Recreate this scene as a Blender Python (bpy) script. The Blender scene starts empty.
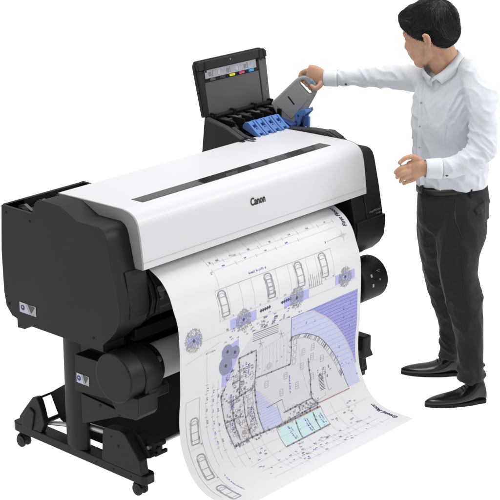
import bpy, bmesh, math, random
from mathutils import Vector, Matrix, noise
from mathutils.bvhtree import BVHTree
R_ = math.radians
rnd = random.Random(7)
S = bpy.context.scene
COL = S.collection

# ------------------------------------------------------------------ camera
cam_d = bpy.data.cameras.new('camera'); cam = bpy.data.objects.new('camera', cam_d); COL.objects.link(cam)
cam.location = (-3.81, -4.09, 2.96)
cam.rotation_euler = (R_(90-18.6), 0, R_(-48.2))
cam_d.sensor_width = 36; cam_d.lens = 36*1587/500
cam_d.clip_start = .1; cam_d.clip_end = 300
S.camera = cam
# ------------------------------------------------------------------ studio light
w = bpy.data.worlds.new('World'); S.world = w; w.use_nodes = True
bg = w.node_tree.nodes['Background']; bg.inputs[0].default_value = (.985, .99, 1, 1); bg.inputs[1].default_value = .62
def area(name, loc, target, size, power, col=(1, 1, 1)):
    d = bpy.data.lights.new(name, 'AREA'); d.shape = 'SQUARE'; d.size = size; d.energy = power; d.color = col
    o = bpy.data.objects.new(name, d); COL.objects.link(o); o.location = loc
    o.rotation_euler = (Vector(target)-Vector(loc)).to_track_quat('-Z', 'Y').to_euler()
    return o
area('softbox_top', (1.2, .6, 5.2), (.9, .1, .6), 2.6, 150)
area('softbox_right', (4.2, -3.6, 3.6), (1.2, -.1, .8), 2.0, 135)
# added unseen lamp below the translucent floor, keeps it white and shadowless
area('added_underlight', (10, 9, -5), (10, 9, 0), 46, 5200)
S.view_settings.view_transform = 'Standard'; S.view_settings.look = 'None'
S.view_settings.exposure = 0; S.view_settings.gamma = 1
S.render.engine = 'CYCLES'

# ------------------------------------------------------------------ materials
def mat(name, col, rough=.5, spec=.5, bump=0, bscale=200, var=0, vscale=6, metal=0, coat=0, trans=0, sss=0, sheen=0, stretch=None, bdist=.002):
    m = bpy.data.materials.new(name); m.use_nodes = True; nt = m.node_tree; b = nt.nodes['Principled BSDF']
    b.inputs['Base Color'].default_value = (*col, 1); b.inputs['Roughness'].default_value = rough
    b.inputs['Specular IOR Level'].default_value = spec; b.inputs['Metallic'].default_value = metal
    if coat: b.inputs['Coat Weight'].default_value = coat; b.inputs['Coat Roughness'].default_value = .08
    if trans: b.inputs['Transmission Weight'].default_value = trans
    if sss: b.inputs['Subsurface Weight'].default_value = sss; b.inputs['Subsurface Radius'].default_value = (.01, .004, .002); b.inputs['Subsurface Scale'].default_value = 1
    if sheen: b.inputs['Sheen Weight'].default_value = sheen
    tc = nt.nodes.new('ShaderNodeTexCoord'); mp = nt.nodes.new('ShaderNodeMapping')
    nt.links.new(tc.outputs['Object'], mp.inputs[0])
    if stretch: mp.inputs['Scale'].default_value = stretch
    if var:
        n = nt.nodes.new('ShaderNodeTexNoise'); n.inputs['Scale'].default_value = vscale; n.inputs['Detail'].default_value = 5
        nt.links.new(mp.outputs[0], n.inputs['Vector'])
        mx = nt.nodes.new('ShaderNodeMix'); mx.data_type = 'RGBA'
        mx.inputs['A'].default_value = (*[c*(1-var) for c in col], 1); mx.inputs['B'].default_value = (*[min(1, c*(1+var)) for c in col], 1)
        nt.links.new(n.outputs['Fac'], mx.inputs['Factor']); nt.links.new(mx.outputs['Result'], b.inputs['Base Color'])
        ma = nt.nodes.new('ShaderNodeMapRange'); ma.inputs['To Min'].default_value = max(0, rough-.06); ma.inputs['To Max'].default_value = min(1, rough+.06)
        nt.links.new(n.outputs['Fac'], ma.inputs['Value']); nt.links.new(ma.outputs[0], b.inputs['Roughness'])
    if bump:
        n = nt.nodes.new('ShaderNodeTexNoise'); n.inputs['Scale'].default_value = bscale; n.inputs['Detail'].default_value = 3
        nt.links.new(mp.outputs[0], n.inputs['Vector'])
        bp = nt.nodes.new('ShaderNodeBump'); bp.inputs['Strength'].default_value = bump; bp.inputs['Distance'].default_value = bdist
        nt.links.new(n.outputs['Fac'], bp.inputs['Height']); nt.links.new(bp.outputs[0], b.inputs['Normal'])
    return m
M = {}
M['black'] = mat('black_plastic', (.0100, .0100, .0104), .47, .24, .25, 900, .06, 5, bdist=.0006)
M['deep'] = mat('deep_black_plastic', (.008, .008, .0085), .55, .15, .15, 700)
M['metal_black'] = mat('powder_coated_steel', (.010, .010, .011), .42, .22, .3, 1200, .08, 7, bdist=.0005)
M['graphite'] = mat('graphite_plastic', (.085, .085, .09), .5, .3, .2, 900, .05, 4, bdist=.0005)
M['charcoal'] = mat('charcoal_plastic', (.038, .038, .040), .5, .25, .2, 900, .05, 4, bdist=.0005)
M['white'] = mat('white_cover', (.62, .625, .64), .38, .35, .08, 600, .01, 3, bdist=.0004)
M['seam'] = mat('cover_seam', (.46, .46, .47), .5, .3)
M['cover_end'] = mat('grey_cover_end', (.30, .30, .31), .5, .3)
M['glass'] = mat('smoked_window', (.012, .012, .014), .12, .5, var=.3, vscale=9)
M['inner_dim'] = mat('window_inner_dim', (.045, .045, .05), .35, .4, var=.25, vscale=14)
M['reflection_grey'] = mat('window_reflection_grey', (.075, .075, .08), .4, .4, var=.25, vscale=14)
M['steel'] = mat('bright_steel', (.42, .42, .43), .3, .5, metal=.9, var=.06, vscale=20)
M['rubber'] = mat('rubber', (.012, .012, .012), .7, .2)
M['blue'] = mat('blue_plastic', (.105, .225, .54), .42, .4, .1, 500, .06, 12)
M['blue_dark'] = mat('blue_plastic_dark', (.03, .07, .22), .5, .3)
M['tank'] = mat('grey_tank_plastic', (.27, .27, .27), .45, .35, .15, 700, .05, 8, bdist=.0006)
M['paper'] = mat('plotter_paper', (.685, .685, .695), .65, .25, .06, 180, .012, 2.5, bdist=.001)
M['roll'] = mat('rolled_paper', (.62, .62, .62), .75, .2, .1, 60, .03, 6, stretch=(40, 1, 1))
M['ink'] = mat('print_black', (.10, .10, .13), .7, .1)
M['ink_grey'] = mat('print_grey', (.34, .34, .37), .7, .1)
M['ink_light'] = mat('print_light_grey', (.55, .55, .57), .7, .1)
M['ink_blue'] = mat('print_blue', (.10, .09, .42), .7, .1)
M['ink_lav'] = mat('print_lavender', (.44, .44, .74), .7, .1, var=.18, vscale=160)
M['ink_violet'] = mat('print_violet', (.33, .33, .63), .7, .1, var=.4, vscale=230)
M['ink_pale'] = mat('print_pale_violet', (.53, .55, .71), .7, .1, var=.12, vscale=260)
M['ink_cyan'] = mat('print_cyan', (.56, .71, .73), .7, .1, var=.04, vscale=60)
M['ink_red'] = mat('print_red', (.60, .34, .31), .7, .1)
M['ink_plan'] = mat('print_plan_tint', (.625, .625, .645), .7, .1)
M['ink_foliage'] = mat('print_tree_grey', (.27, .27, .40), .7, .1, var=.6, vscale=330)
M['navy'] = mat('print_navy', (.025, .02, .10), .7, .1)
M['letter'] = mat('lettering_black', (.015, .015, .017), .4, .3)
M['letter_grey'] = mat('lettering_grey', (.22, .21, .22), .5, .3)
M['label_white'] = mat('label_silver_white', (.48, .49, .60), .35, .5, var=.1, vscale=90)
M['label_blue'] = mat('label_blue', (.03, .04, .13), .4, .4)
M['label_foil'] = mat('label_foil', (.38, .38, .42), .3, .5, var=.35, vscale=110)
M['yellow'] = mat('label_yellow', (.62, .66, .03), .4, .4)
M['magenta'] = mat('label_magenta', (.55, .05, .16), .4, .4)
M['cyan'] = mat('label_cyan', (.03, .30, .62), .4, .4)
M['skin'] = mat('skin', (.50, .285, .185), .52, .3, .5, 240, .24, 30, sss=.12, bdist=.0012)
M['nail'] = mat('fingernail', (.62, .38, .27), .3, .5)
M['lip'] = mat('lips', (.38, .14, .11), .45, .4, .2, 300)
M['hair'] = mat('black_hair', (.008, .0072, .007), .42, .3, .1, 300, .3, 30)
M['shirt'] = mat('pale_blue_shirt', (.63, .655, .69), .85, .10, .12, 60, .04, 9, sheen=.1, bdist=.01)
M['collar'] = mat('shirt_collar', (.655, .675, .70), .8, .15, .3, 40, .03, 9, bdist=.003)
M['trouser'] = mat('charcoal_trousers', (.020, .021, .023), .85, .12, .6, 14, .15, 8, sheen=.12, bdist=.012)
M['belt'] = mat('black_belt', (.010, .010, .010), .4, .4, .2, 400)
M['leather'] = mat('black_polished_leather', (.010, .010, .010), .2, .5, .35, 40, .2, 20, bdist=.002)
M['eye'] = mat('eye_white', (.6, .58, .55), .2, .5)
M['cloth'] = mat('black_basket_cloth', (.009, .009, .0095), .75, .2, .5, 260, .1, 6, bdist=.001)

# white floor, made translucent so the added lamp below whitens it
fm = bpy.data.materials.new('translucent_floor_sheet'); fm.use_nodes = True; nt = fm.node_tree; nt.nodes.clear()
out = nt.nodes.new('ShaderNodeOutputMaterial'); mx = nt.nodes.new('ShaderNodeMixShader'); df = nt.nodes.new('ShaderNodeBsdfDiffuse'); tr = nt.nodes.new('ShaderNodeBsdfTranslucent')
nz = nt.nodes.new('ShaderNodeTexNoise'); nz.inputs['Scale'].default_value = 3
rp = nt.nodes.new('ShaderNodeMapRange'); rp.inputs['To Min'].default_value = .955; rp.inputs['To Max'].default_value = .965
nt.links.new(nz.outputs['Fac'], rp.inputs['Value'])
for q in (df, tr): nt.links.new(rp.outputs[0], q.inputs[0])
mx.inputs[0].default_value = .8
nt.links.new(df.outputs[0], mx.inputs[1]); nt.links.new(tr.outputs[0], mx.inputs[2]); nt.links.new(mx.outputs[0], out.inputs[0])

# ------------------------------------------------------------------ mesh helpers
class MB:
    def __init__(s): s.v = []; s.f = []; s.m = []
    def add(s, vs, fs, mi=0):
        o = len(s.v); s.v += [tuple(a) for a in vs]; s.f += [tuple(i+o for i in q) for q in fs]; s.m += [mi]*len(fs)
        return s
    def box(s, x0, x1, y0, y1, z0, z1, mi=0):
        vs = [(x, y, z) for z in (z0, z1) for y in (y0, y1) for x in (x0, x1)]
        return s.add(vs, [(0, 2, 3, 1), (4, 5, 7, 6), (0, 1, 5, 4), (2, 6, 7, 3), (0, 4, 6, 2), (1, 3, 7, 5)], mi)
    def prism(s, prof, a0, a1, axis='x', mi=0):
        n = len(prof); vs = []
        for a in (a0, a1):
            for p, q in prof:
                vs.append({'x': (a, p, q), 'y': (p, a, q), 'z': (p, q, a)}[axis])
        ar = sum(prof[i][0]*prof[(i+1) % n][1]-prof[(i+1) % n][0]*prof[i][1] for i in range(n))
        if axis == 'y': ar = -ar
        fs = [tuple(range(n))[::-1], tuple(range(n, 2*n))] + [(i, (i+1) % n, n+(i+1) % n, n+i) for i in range(n)]
        if ar < 0: fs = [q[::-1] for q in fs]
        return s.add(vs, fs, mi)
    def cyl(s, p0, p1, r, n=32, r1=None, mi=0):
        return s.tube([p0, p1], [r, r if r1 is None else r1], n, mi)
    def tube(s, pts, rad, n=12, mi=0, flat=None, side=None, cap=True):
        # rings along a path; rad: list of r or (ra, rb); side: vector that ra follows
        pts = [Vector(p) for p in pts]; k = len(pts); vs = []; pr = None
        for i, p in enumerate(pts):
            t = (pts[min(i+1, k-1)]-pts[max(i-1, 0)])
            t = t.normalized() if t.length > 1e-9 else Vector((0, 0, 1))
            if side is not None: a = Vector(side); 
            elif pr is not None: a = pr
            else: a = Vector((0, 0, 1)) if abs(t.z) < .8 else Vector((1, 0, 0))
            a = (a-t*a.dot(t)).normalized(); pr = a; b = t.cross(a)
            ra, rb = rad[i] if isinstance(rad[i], (tuple, list)) else (rad[i], rad[i])
            for j in range(n):
                q = 2*math.pi*j/n; vs.append(p+a*(ra*math.cos(q))+b*(rb*math.sin(q)))
        fs = [(i*n+j, i*n+(j+1) % n, (i+1)*n+(j+1) % n, (i+1)*n+j) for i in range(k-1) for j in range(n)]
        if cap: fs += [tuple(range(n))[::-1], tuple(range((k-1)*n, k*n))]
        return s.add(vs, fs, mi)
    def ell(s, c, rx, ry, rz, rot=None, n=20, mi=0):
        vs = []; c = Vector(c); rot = rot or Matrix.Identity(3); k = n//2
        for i in range(k+1):
            th = math.pi*i/k
            for j in range(n):
                ph = 2*math.pi*j/n
                vs.append(c+rot @ Vector((rx*math.sin(th)*math.cos(ph), ry*math.sin(th)*math.sin(ph), rz*math.cos(th))))
        fs = [(i*n+j, (i+1)*n+j, (i+1)*n+(j+1) % n, i*n+(j+1) % n) for i in range(k) for j in range(n)]
        return s.add(vs, fs, mi)
    def mesh(s, name, mats, sharp=35):
        me = bpy.data.meshes.new(name); me.from_pydata(s.v, [], s.f); me.update()
        bm = bmesh.new(); bm.from_mesh(me); bmesh.ops.remove_doubles(bm, verts=bm.verts, dist=1e-6); 
        bmesh.ops.dissolve_degenerate(bm, edges=bm.edges, dist=1e-7)
        bm.to_mesh(me); bm.free()
        for q in mats: me.materials.append(M[q] if isinstance(q, str) else q)
        if len(me.polygons) == len(s.m): me.polygons.foreach_set('material_index', s.m)
        elif len(mats) > 1: raise Exception('material lost '+name)
        me.polygons.foreach_set('use_smooth', [True]*len(me.polygons))
        me.set_sharp_from_angle(angle=R_(sharp))
        return me
    def build(s, name, mats, parent=None, bevel=0, seg=3, sharp=35):
        if isinstance(mats, str): mats = [mats]
        o = bpy.data.objects.new(name, s.mesh(name, mats, sharp)); COL.objects.link(o)
        if parent is not None: o.parent = parent
        if bevel:
            b = o.modifiers.new('bevel', 'BEVEL'); b.width = bevel; b.segments = seg; b.limit_method = 'ANGLE'; b.angle_limit = R_(28); b.harden_normals = True
        return o
def prop(o, label=None, cat=None, group=None, kind=None):
    for k, v in (('label', label), ('category', cat), ('group', group), ('kind', kind)):
        if v: o[k] = v
    return o
def empty(name, loc, rz=0, **k):
    o = bpy.data.objects.new(name, None); COL.objects.link(o); o.location = loc; o.rotation_euler = (0, 0, rz); o.empty_display_size = .05
    return prop(o, **k)
def cr(pts, n=6):
    P = [Vector(p) for p in pts]; P = [2*P[0]-P[1]]+P+[2*P[-1]-P[-2]]; o = []
    for i in range(1, len(P)-2):
        for k in range(n):
            t = k/n; a, b, c, d = P[i-1:i+3]
            o.append(.5*((2*b)+(c-a)*t+(2*a-5*b+4*c-d)*t*t+(3*b-a-3*c+d)*t**3))
    o.append(P[-2]); return o
def plate(name, outer, holes, depth, bevel, res=3):
    # flat outline with holes -> solid plate in its own XY plane
    cu = bpy.data.curves.new(name, 'CURVE'); cu.dimensions = '2D'; cu.fill_mode = 'BOTH'; cu.extrude = depth/2-bevel; cu.bevel_depth = bevel; cu.bevel_resolution = res; cu.offset = -bevel
    for lp in [outer]+holes:
        sp = cu.splines.new('POLY'); sp.points.add(len(lp)-1); sp.use_cyclic_u = True
        for i, (x, y) in enumerate(lp): sp.points[i].co = (x, y, 0, 1)
    o = bpy.data.objects.new(name+'_tmp', cu); COL.objects.link(o)
    me = bpy.data.meshes.new_from_object(o.evaluated_get(bpy.context.evaluated_depsgraph_get()))
    bpy.data.objects.remove(o); bpy.data.curves.remove(cu)
    return me
def rounded(pts, rad, n=5):
    o = []; k = len(pts)
    for i in range(k):
        p = Vector(pts[i]); a = Vector(pts[i-1]); b = Vector(pts[(i+1) % k])
        r = rad[i] if isinstance(rad, (list, tuple)) else rad
        if r <= 0: o.append(tuple(p)); continue
        u = (a-p); v = (b-p); rr = min(r, u.length*.48, v.length*.48); u = p+u.normalized()*rr; v = p+v.normalized()*rr
        for j in range(n+1):
            t = j/n; o.append(tuple((1-t)**2*u+2*t*(1-t)*p+t*t*v))
    return o
def text_mesh(body, size, bold=0, shear=0, align='CENTER'):
    cu = bpy.data.curves.new('lettering', 'FONT'); cu.body = body; cu.size = size; cu.align_x = align; cu.align_y = 'CENTER'; cu.offset = bold; cu.shear = shear; cu.resolution_u = 3
    o = bpy.data.objects.new('lettering_tmp', cu); COL.objects.link(o)
    me = bpy.data.meshes.new_from_object(o.evaluated_get(bpy.context.evaluated_depsgraph_get()))
    bpy.data.objects.remove(o); bpy.data.curves.remove(cu)
    return me
def voxel(mb, size, smooth=2, fac=.5):
    me = bpy.data.meshes.new('t'); me.from_pydata(mb.v, [], mb.f); me.update()
    bm = bmesh.new(); bm.from_mesh(me); bmesh.ops.remove_doubles(bm, verts=bm.verts, dist=1e-6); bmesh.ops.recalc_face_normals(bm, faces=bm.faces); bm.to_mesh(me); bm.free()
    o = bpy.data.objects.new('t', me); COL.objects.link(o)
    r = o.modifiers.new('r', 'REMESH'); r.mode = 'VOXEL'; r.voxel_size = size; r.use_smooth_shade = True
    if smooth: q = o.modifiers.new('s', 'SMOOTH'); q.iterations = smooth; q.factor = fac
    res = bpy.data.meshes.new_from_object(o.evaluated_get(bpy.context.evaluated_depsgraph_get()))
    bpy.data.objects.remove(o); bpy.data.meshes.remove(me)
    res.polygons.foreach_set('use_smooth', [True]*len(res.polygons))
    return res
def link(name, me, mats, parent=None):
    for q in ([mats] if isinstance(mats, str) else mats): me.materials.append(M[q])
    me.name = name
    o = bpy.data.objects.new(name, me); COL.objects.link(o)
    if parent is not None: o.parent = parent
    return o

# ------------------------------------------------------------------ setting
fb = MB(); fb.add([(-60, -60, 0), (60, -60, 0), (60, 60, 0), (-60, 60, 0)], [(0, 1, 2, 3)])
fl = fb.build('floor', [fm]); prop(fl, 'seamless white studio floor, lit through from below by an added lamp, under printer and man', 'floor', kind='structure')

# ------------------------------------------------------------------ printer
P = empty('large_format_printer', (.8, .35, 0), label='wide black and white floor standing plotter printing a long floor plan, ink lid open', cat='printer')
P.matrix_world  # parts are authored in world metres; shift them by the base
OFF = Vector((-.8, -.35, 0))
def part(mb, name, mats, parent=None, bevel=.004, **k):
    if parent is None: mb.v = [(x+OFF.x, y+OFF.y, z) for x, y, z in mb.v]; parent = P
    else: mb.v = [(x+OFF.x, y+OFF.y, z) for x, y, z in mb.v]
    return mb.build(name, mats, parent, bevel, **k)

sideB = [(.6, .675), (.51, .657), (.067, .66), (.067, .69), (.027, .725), (-.007, .763), (-.026, .80), (-.031, .835), (-.027, .88), (-.012, .951), (.014, 1.044), (.023, 1.09), (.028, 1.115), (.036, 1.136), (.050, 1.151), (.070, 1.159), (.19, 1.157), (.28, 1.197), (.385, 1.200), (.425, 1.186), (.452, 1.135), (.455, 1.075), (.64, 1.075), (.646, .94), (.643, .77), (.632, .71)]
side = [(.632, 1.133) if p == (.64, 1.075) else (.456, 1.133) if p == (.455, 1.075) else p for p in sideB]
sideR = [(.6, .675), (.51, .657), (.067, .66), (.045, .68), (.01, .70), (-.025, .735), (-.046, .775), (-.052, .835), (-.040, .90), (-.02, 1.0), (.004, 1.10), (.010, 1.122), (.020, 1.142), (.034, 1.154), (.052, 1.159), (.19, 1.157), (.42, 1.157), (.455, 1.12), (.62, 1.10), (.64, 1.06), (.646, .94), (.643, .77), (.632, .71)]
# left housing
m = MB(); m.prism(side, 0, .1125)
hl = part(m, 'end_housing', 'black', bevel=0)
cut = MB(); cut.box(.013+OFF.x, .2+OFF.x, .457+OFF.y, .626+OFF.y, 1.075, 1.3); co_ = cut.build('recess_cut', 'black', P)
bo = hl.modifiers.new('recess', 'BOOLEAN'); bo.object = co_; bo.operation = 'DIFFERENCE'; bo.solver = 'EXACT'
bpy.context.view_layer.update()
nm = bpy.data.meshes.new_from_object(hl.evaluated_get(bpy.context.evaluated_depsgraph_get())); hl.modifiers.clear(); hl.data = nm
bpy.data.objects.remove(co_)
nm.polygons.foreach_set('use_smooth', [True]*len(nm.polygons)); nm.set_sharp_from_angle(angle=R_(35))
b = hl.modifiers.new('bevel', 'BEVEL'); b.width = .008; b.segments = 4; b.limit_method = 'ANGLE'; b.angle_limit = R_(28); b.harden_normals = True
m = MB(); m.prism([(.1, .70), (.027, .732), (-.004, .768), (-.026, .84), (-.012, .95), (-.004, .985), (.1, .985)], .118, .165)
part(m, 'housing_cheek', 'black', bevel=.006)
m = MB(); m.prism([(-.031, .80), (-.034, .84), (-.016, .955), (-.009, .985), (0, .985), (-.006, .95), (-.02, .84), (-.018, .80)], .052, .150)
part(m, 'door_panel', 'black', bevel=.002)
m = MB(); m.box(.137, .151, -.033, -.02, .822, .842); part(m, 'latch', 'deep', hl, .001)
# rear media tray with rollers (left end)
m = MB()
m.box(.0132, .43, .626, .640, 1.0, 1.134); m.box(.43, .445, .44, .641, 1.0, 1.135)
m.box(.1195, .43, .43, .4405, 1.0, 1.13); m.box(.1195, .43, .44, .626, .99, 1.06)
tray = part(m, 'rear_tray', 'black', bevel=.003)
for yy in (.50, .565):
    m = MB(); m.cyl((.014, yy, 1.10), (.43, yy, 1.10), .014)
    for x in (.045, .11, .175, .24, .305, .37): m.cyl((x, yy, 1.10), (x+.022, yy, 1.10), .024)
    part(m, 'feed_roller', 'rubber', tray, .001)
for x in (.075, .17, .27, .36):
    m = MB(); m.prism([(.47, 1.06), (.62, 1.06), (.62, 1.115), (.585, 1.128), (.55, 1.112), (.50, 1.10)], x, x+.016); part(m, 'guide_rib', 'graphite', tray, .001)
# screws
for (y, z) in ((.607, 1.108), (.465, 1.10), (.615, .722), (.12, .705)):
    m = MB(); m.cyl((.002, y, z), (-.0015, y, z), .0055, 16); part(m, 'screw', 'deep', None, 0)
# moulded lower sill of the left housing
m = MB(); m.prism([(.575, .68), (.572, .629), (.53, .632), (.512, .655), (.512, .68)][::-1], .003, .1)
part(m, 'housing_foot', 'black', bevel=.002)
m = MB(); m.prism([(.50, .658), (.075, .664), (.075, .648), (.49, .648)], .02, .13); part(m, 'lower_sill', 'deep', bevel=.002)
# chassis under the cover
m = MB(); m.prism([(.62, .64), (.62, 1.05), (.45, 1.12), (.15, 1.15), (.08, 1.10), (.10, .99), (.10, .76), (.14, .70), (.14, .64)], .119, 1.48)
part(m, 'chassis', 'deep', bevel=.004)
m = MB(); m.prism([(.10, .95), (.062, .945), (.01, .90), (-.02, .85), (-.012, .80), (.04, .745), (.1, .72)], .2, 1.36)
part(m, 'output_guide', 'charcoal', bevel=.004)
for x in (.17, .1995):
    m = MB(); m.prism([(.11, .985), (.04, .975), (-.02, .90), (-.034, .85), (-.02, .79), (.05, .73), (.11, .71)], x, x+.02); part(m, 'guide_cheek', 'black', bevel=.004)
m = MB(); m.cyl((.205, -.035, .885), (.235, -.035, .885), .012); m.box(.21, .235, -.033, -.02, .84, .87); part(m, 'paper_guide', 'graphite', bevel=.001)
m = MB(); m.box(.165, 1.42, .06, .14, .655, .705); part(m, 'lower_beam', 'metal_black', bevel=.004)
m = MB(); m.box(.1195, .145, .115, .33, .52, .654); part(m, 'support_plate', 'metal_black', bevel=.003)
m = MB(); m.box(.17, 1.45, .145, .34, .50, .6545); part(m, 'support_beam', 'metal_black', bevel=.005)

# white cover: one thick shell
outer = [(.408, 1.10), (.407, 1.188), (.400, 1.198), (.10, 1.205), (.055, 1.204), (.022, 1.197), (-.004, 1.18), (-.019, 1.15), (-.030, 1.09), (-.040, 1.01), (-.042, .985)]
inner = [(-.030, .985), (-.028, 1.01), (-.018, 1.09), (-.008, 1.145), (.004, 1.168), (.028, 1.184), (.058, 1.19), (.10, 1.191), (.390, 1.186), (.395, 1.10)]
oc = [tuple(p) for p in cr([(p[0], p[1], 0) for p in outer], 3)]; ocv = [(a, b) for a, b, _ in oc]
m = MB(); m.prism(ocv+inner, .1205, 1.4795)
cov = part(m, 'top_cover', 'white', bevel=.002)
m = MB(); m.prism(ocv+[(-.0, .985), (.02, 1.08), (.06, 1.12), (.36, 1.12), (.37, 1.10)], .1128, .1203)
part(m, 'cover_end', 'cover_end', bevel=.001)
m = MB(); m.prism(ocv+[(-.0, .985), (.02, 1.08), (.06, 1.12), (.36, 1.12), (.37, 1.10)], 1.4797, 1.4835)
part(m, 'cover_end', 'black', bevel=.001)
# seam line near the lower edge of the cover
m = MB(); m.prism([(-.0385, 1.012), (-.0412, 1.012), (-.0414, 1.0105), (-.0385, 1.0105)], .1205, 1.4795); part(m, 'seam', 'seam', cov, 0)
# smoked window strip with the carriage showing behind; grey reflection painted at the left end
def ztop(y): return 1.197+(.42-y)*.008/.32
def strip(m, x0, x1, y0, y1, h, mi=0, slant=0):
    vs = []
    for dz in (-.002, h):
        for (x, y) in ((x0, y0), (x1, y0), (x1+slant, y1), (x0+slant, y1)): vs.append((x, y, ztop(y)+dz))
    m.add(vs, [(3, 2, 1, 0), (4, 5, 6, 7), (0, 1, 5, 4), (1, 2, 6, 5), (2, 3, 7, 6), (3, 0, 4, 7)], mi)
m = MB(); strip(m, .228, 1.362, .067, .130, .0012)
win = part(m, 'window', 'glass', bevel=.0006)
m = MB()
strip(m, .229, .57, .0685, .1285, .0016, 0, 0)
part(m, 'window_reflection', 'reflection_grey', win, 0); 
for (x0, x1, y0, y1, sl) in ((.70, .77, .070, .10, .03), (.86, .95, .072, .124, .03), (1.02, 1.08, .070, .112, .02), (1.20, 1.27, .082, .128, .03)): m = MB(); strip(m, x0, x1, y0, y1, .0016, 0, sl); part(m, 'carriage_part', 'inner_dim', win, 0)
# brand lettering on the cover face
tm = text_mesh('Canon', .041, .0013)
fy0, fz0, fy1, fz1 = -.030, 1.09, -.040, 1.01
up = Vector((0, fy0-fy1, fz0-fz1)).normalized(); nrm = Vector((0, -up.z, up.y))
m = MB(); cpos = Vector((.781, -.0278, 1.108))
vs = []
for v in tm.vertices:
    q = cpos+Vector((v.co.x*.82, 0, 0))+up*(v.co.y*1.05)+nrm*.0012; vs.append(q)
# serif-like feet are carried by the heavy offset of the letters
m.add(vs, [tuple(p.vertices) for p in tm.polygons]); part(m, 'brand_lettering', 'letter', cov, 0)

# right housing
m = MB(); m.prism(sideR, 1.4845, 1.60)
hr = part(m, 'end_housing', 'black', bevel=.006)
m = MB(); m.prism([(.1, .69), (.012, .703), (-.022, .737), (-.042, .775), (-.048, .835), (-.037, .90), (-.028, .94), (-.018, .984), (.1, .984)], 1.40, 1.484)
part(m, 'housing_cheek', 'black', bevel=.005)
m = MB(); m.prism([(.012, .695), (-.028, .732), (-.051, .772), (-.058, .835), (-.055, .868), (-.04, .868), (-.04, .835), (-.035, .78), (-.015, .745), (.02, .71)], 1.405, 1.604)
part(m, 'door_panel', 'black', bevel=.003)
for tx, sz, x, z in (('imagePROGRAF', .013, 1.545, .895), ('TX-4000', .011, 1.565, .879)):
    tm = text_mesh(tx, sz); m = MB(); m.add([(x+v.co.x, -.0435-(.90-(z+v.co.y))*.13, z+v.co.y) for v in tm.vertices], [tuple(p.vertices) for p in tm.polygons]); part(m, 'lettering', 'letter_grey', hr, 0)
m = MB(); m.box(1.385, 1.404, -.03, .0, .80, .85); part(m, 'door_latch', 'graphite', bevel=.003)
# raised rear deck and folded operation panel on the right
m = MB(); m.prism([(.45, 1.12), (.44, 1.195), (.42, 1.199), (.29, 1.216), (.185, 1.220), (.15, 1.208), (.10, 1.184), (.10, 1.15)], 1.4865, 1.535); pn = part(m, 'operation_panel', 'charcoal', bevel=.004)
m = MB(); m.prism([(.21, 1.2205), (.13, 1.2), (.13, 1.2025), (.18, 1.2235), (.21, 1.2228)], 1.495, 1.53); part(m, 'screen', 'glass', pn, 0)

# ink tank unit at the rear right
m = MB(); m.prism([(.66, 1.00), (.63, 1.272), (.60, 1.27), (.50, 1.245), (.40, 1.20), (.40, 1.12), (.52, 1.0)], 1.165, 1.185)
m.prism([(.66, 1.00), (.63, 1.272), (.60, 1.27), (.50, 1.245), (.42, 1.205), (.42, 1.12), (.52, 1.0)], 1.60, 1.615)
m.box(1.185, 1.60, .63, .645, 1.0, 1.27); m.box(1.185, 1.60, .41, .63, 1.10, 1.188)
iu = part(m, 'ink_unit', 'black', bevel=.004)
m = MB(); m.prism([(.62, 1.274), (.50, 1.250), (.41, 1.214), (.41, 1.206), (.50, 1.241), (.62, 1.264)], 1.160, 1.187); m.prism([(.50, 1.243), (.43, 1.216), (.37, 1.210), (.37, 1.205), (.43, 1.209), (.50, 1.234)], 1.200, 1.222); part(m, 'side_rail', 'charcoal', iu, .003)
for k in range(6):
    x = 1.235+k*.062
    m = MB(); m.prism([(.625, 1.262), (.56, 1.250), (.525, 1.222), (.525, 1.215), (.56, 1.225), (.625, 1.235)], x, x+.044); m.cyl((x-.006, .575, 1.252), (x+.05, .575, 1.252), .008, 12)
    part(m, 'tank_holder', 'graphite' if k % 2 else 'charcoal', iu, .002)
for k in range(7):
    x = 1.222+k*.062
    m = MB(); m.box(x, x+.008, .50, .628, 1.19, 1.262+.004*(k % 2)); part(m, 'divider', 'deep', iu, .001)
m = MB(); m.cyl((1.19, .612, 1.272), (1.60, .612, 1.272), .009, 16)
for x in (1.20, 1.33, 1.47, 1.585): m.box(x, x+.014, .600, .628, 1.262, 1.287)
part(m, 'hinge', 'deep', iu, .002)
# lid standing open
lid0 = Vector((1.168, .622, 1.272)); lu = Vector((-.004, .040, .258)).normalized(); lx = Vector((1, 0, 0)); lx = (lx-lu*lx.dot(lu)*0).normalized(); ln = lx.cross(lu).normalized()*-1  # points to the rear
if ln.y < 0: ln = -ln
def lidpoly(m, pts, d0, d1, mi=0):
    n = len(pts); vs = [lid0+lx*a+lu*b+ln*d for d in (d0, d1) for a, b in pts]
    fs = [tuple(range(n)), tuple(range(n, 2*n))[::-1]]+[(i, n+i, n+(i+1) % n, (i+1) % n) for i in range(n)]
    m.add(vs, fs, mi)
LW, LH = .435, .252
m = MB()
lidpoly(m, rounded([(0, 0), (LW+.006, 0), (LW+.008, LH-.02), (LW-.01, LH), (-.004, LH), (-.018, LH-.02)], [0, 0, .01, .01, .01, .01]), .012, .030)
lid = part(m, 'lid', 'black', iu, .003)
m = MB(); lidpoly(m, [(.028, .0), (LW-.045, 0), (LW-.045, .151), (.028, .151)], .009, .0118); part(m, 'lid_liner', 'graphite', lid, .001)
m = MB(); lidpoly(m, [(LW-.043, .0), (LW+.004, 0), (LW+.009, LH-.05), (LW-.043, LH-.05)], .004, .0118); part(m, 'lid_rim', 'graphite', lid, .003)
m = MB(); lidpoly(m, [(.0, .0), (.026, 0), (.026, LH-.045), (-.013, LH-.045)], .002, .0118); part(m, 'lid_rim', 'black', lid, .003)
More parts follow.
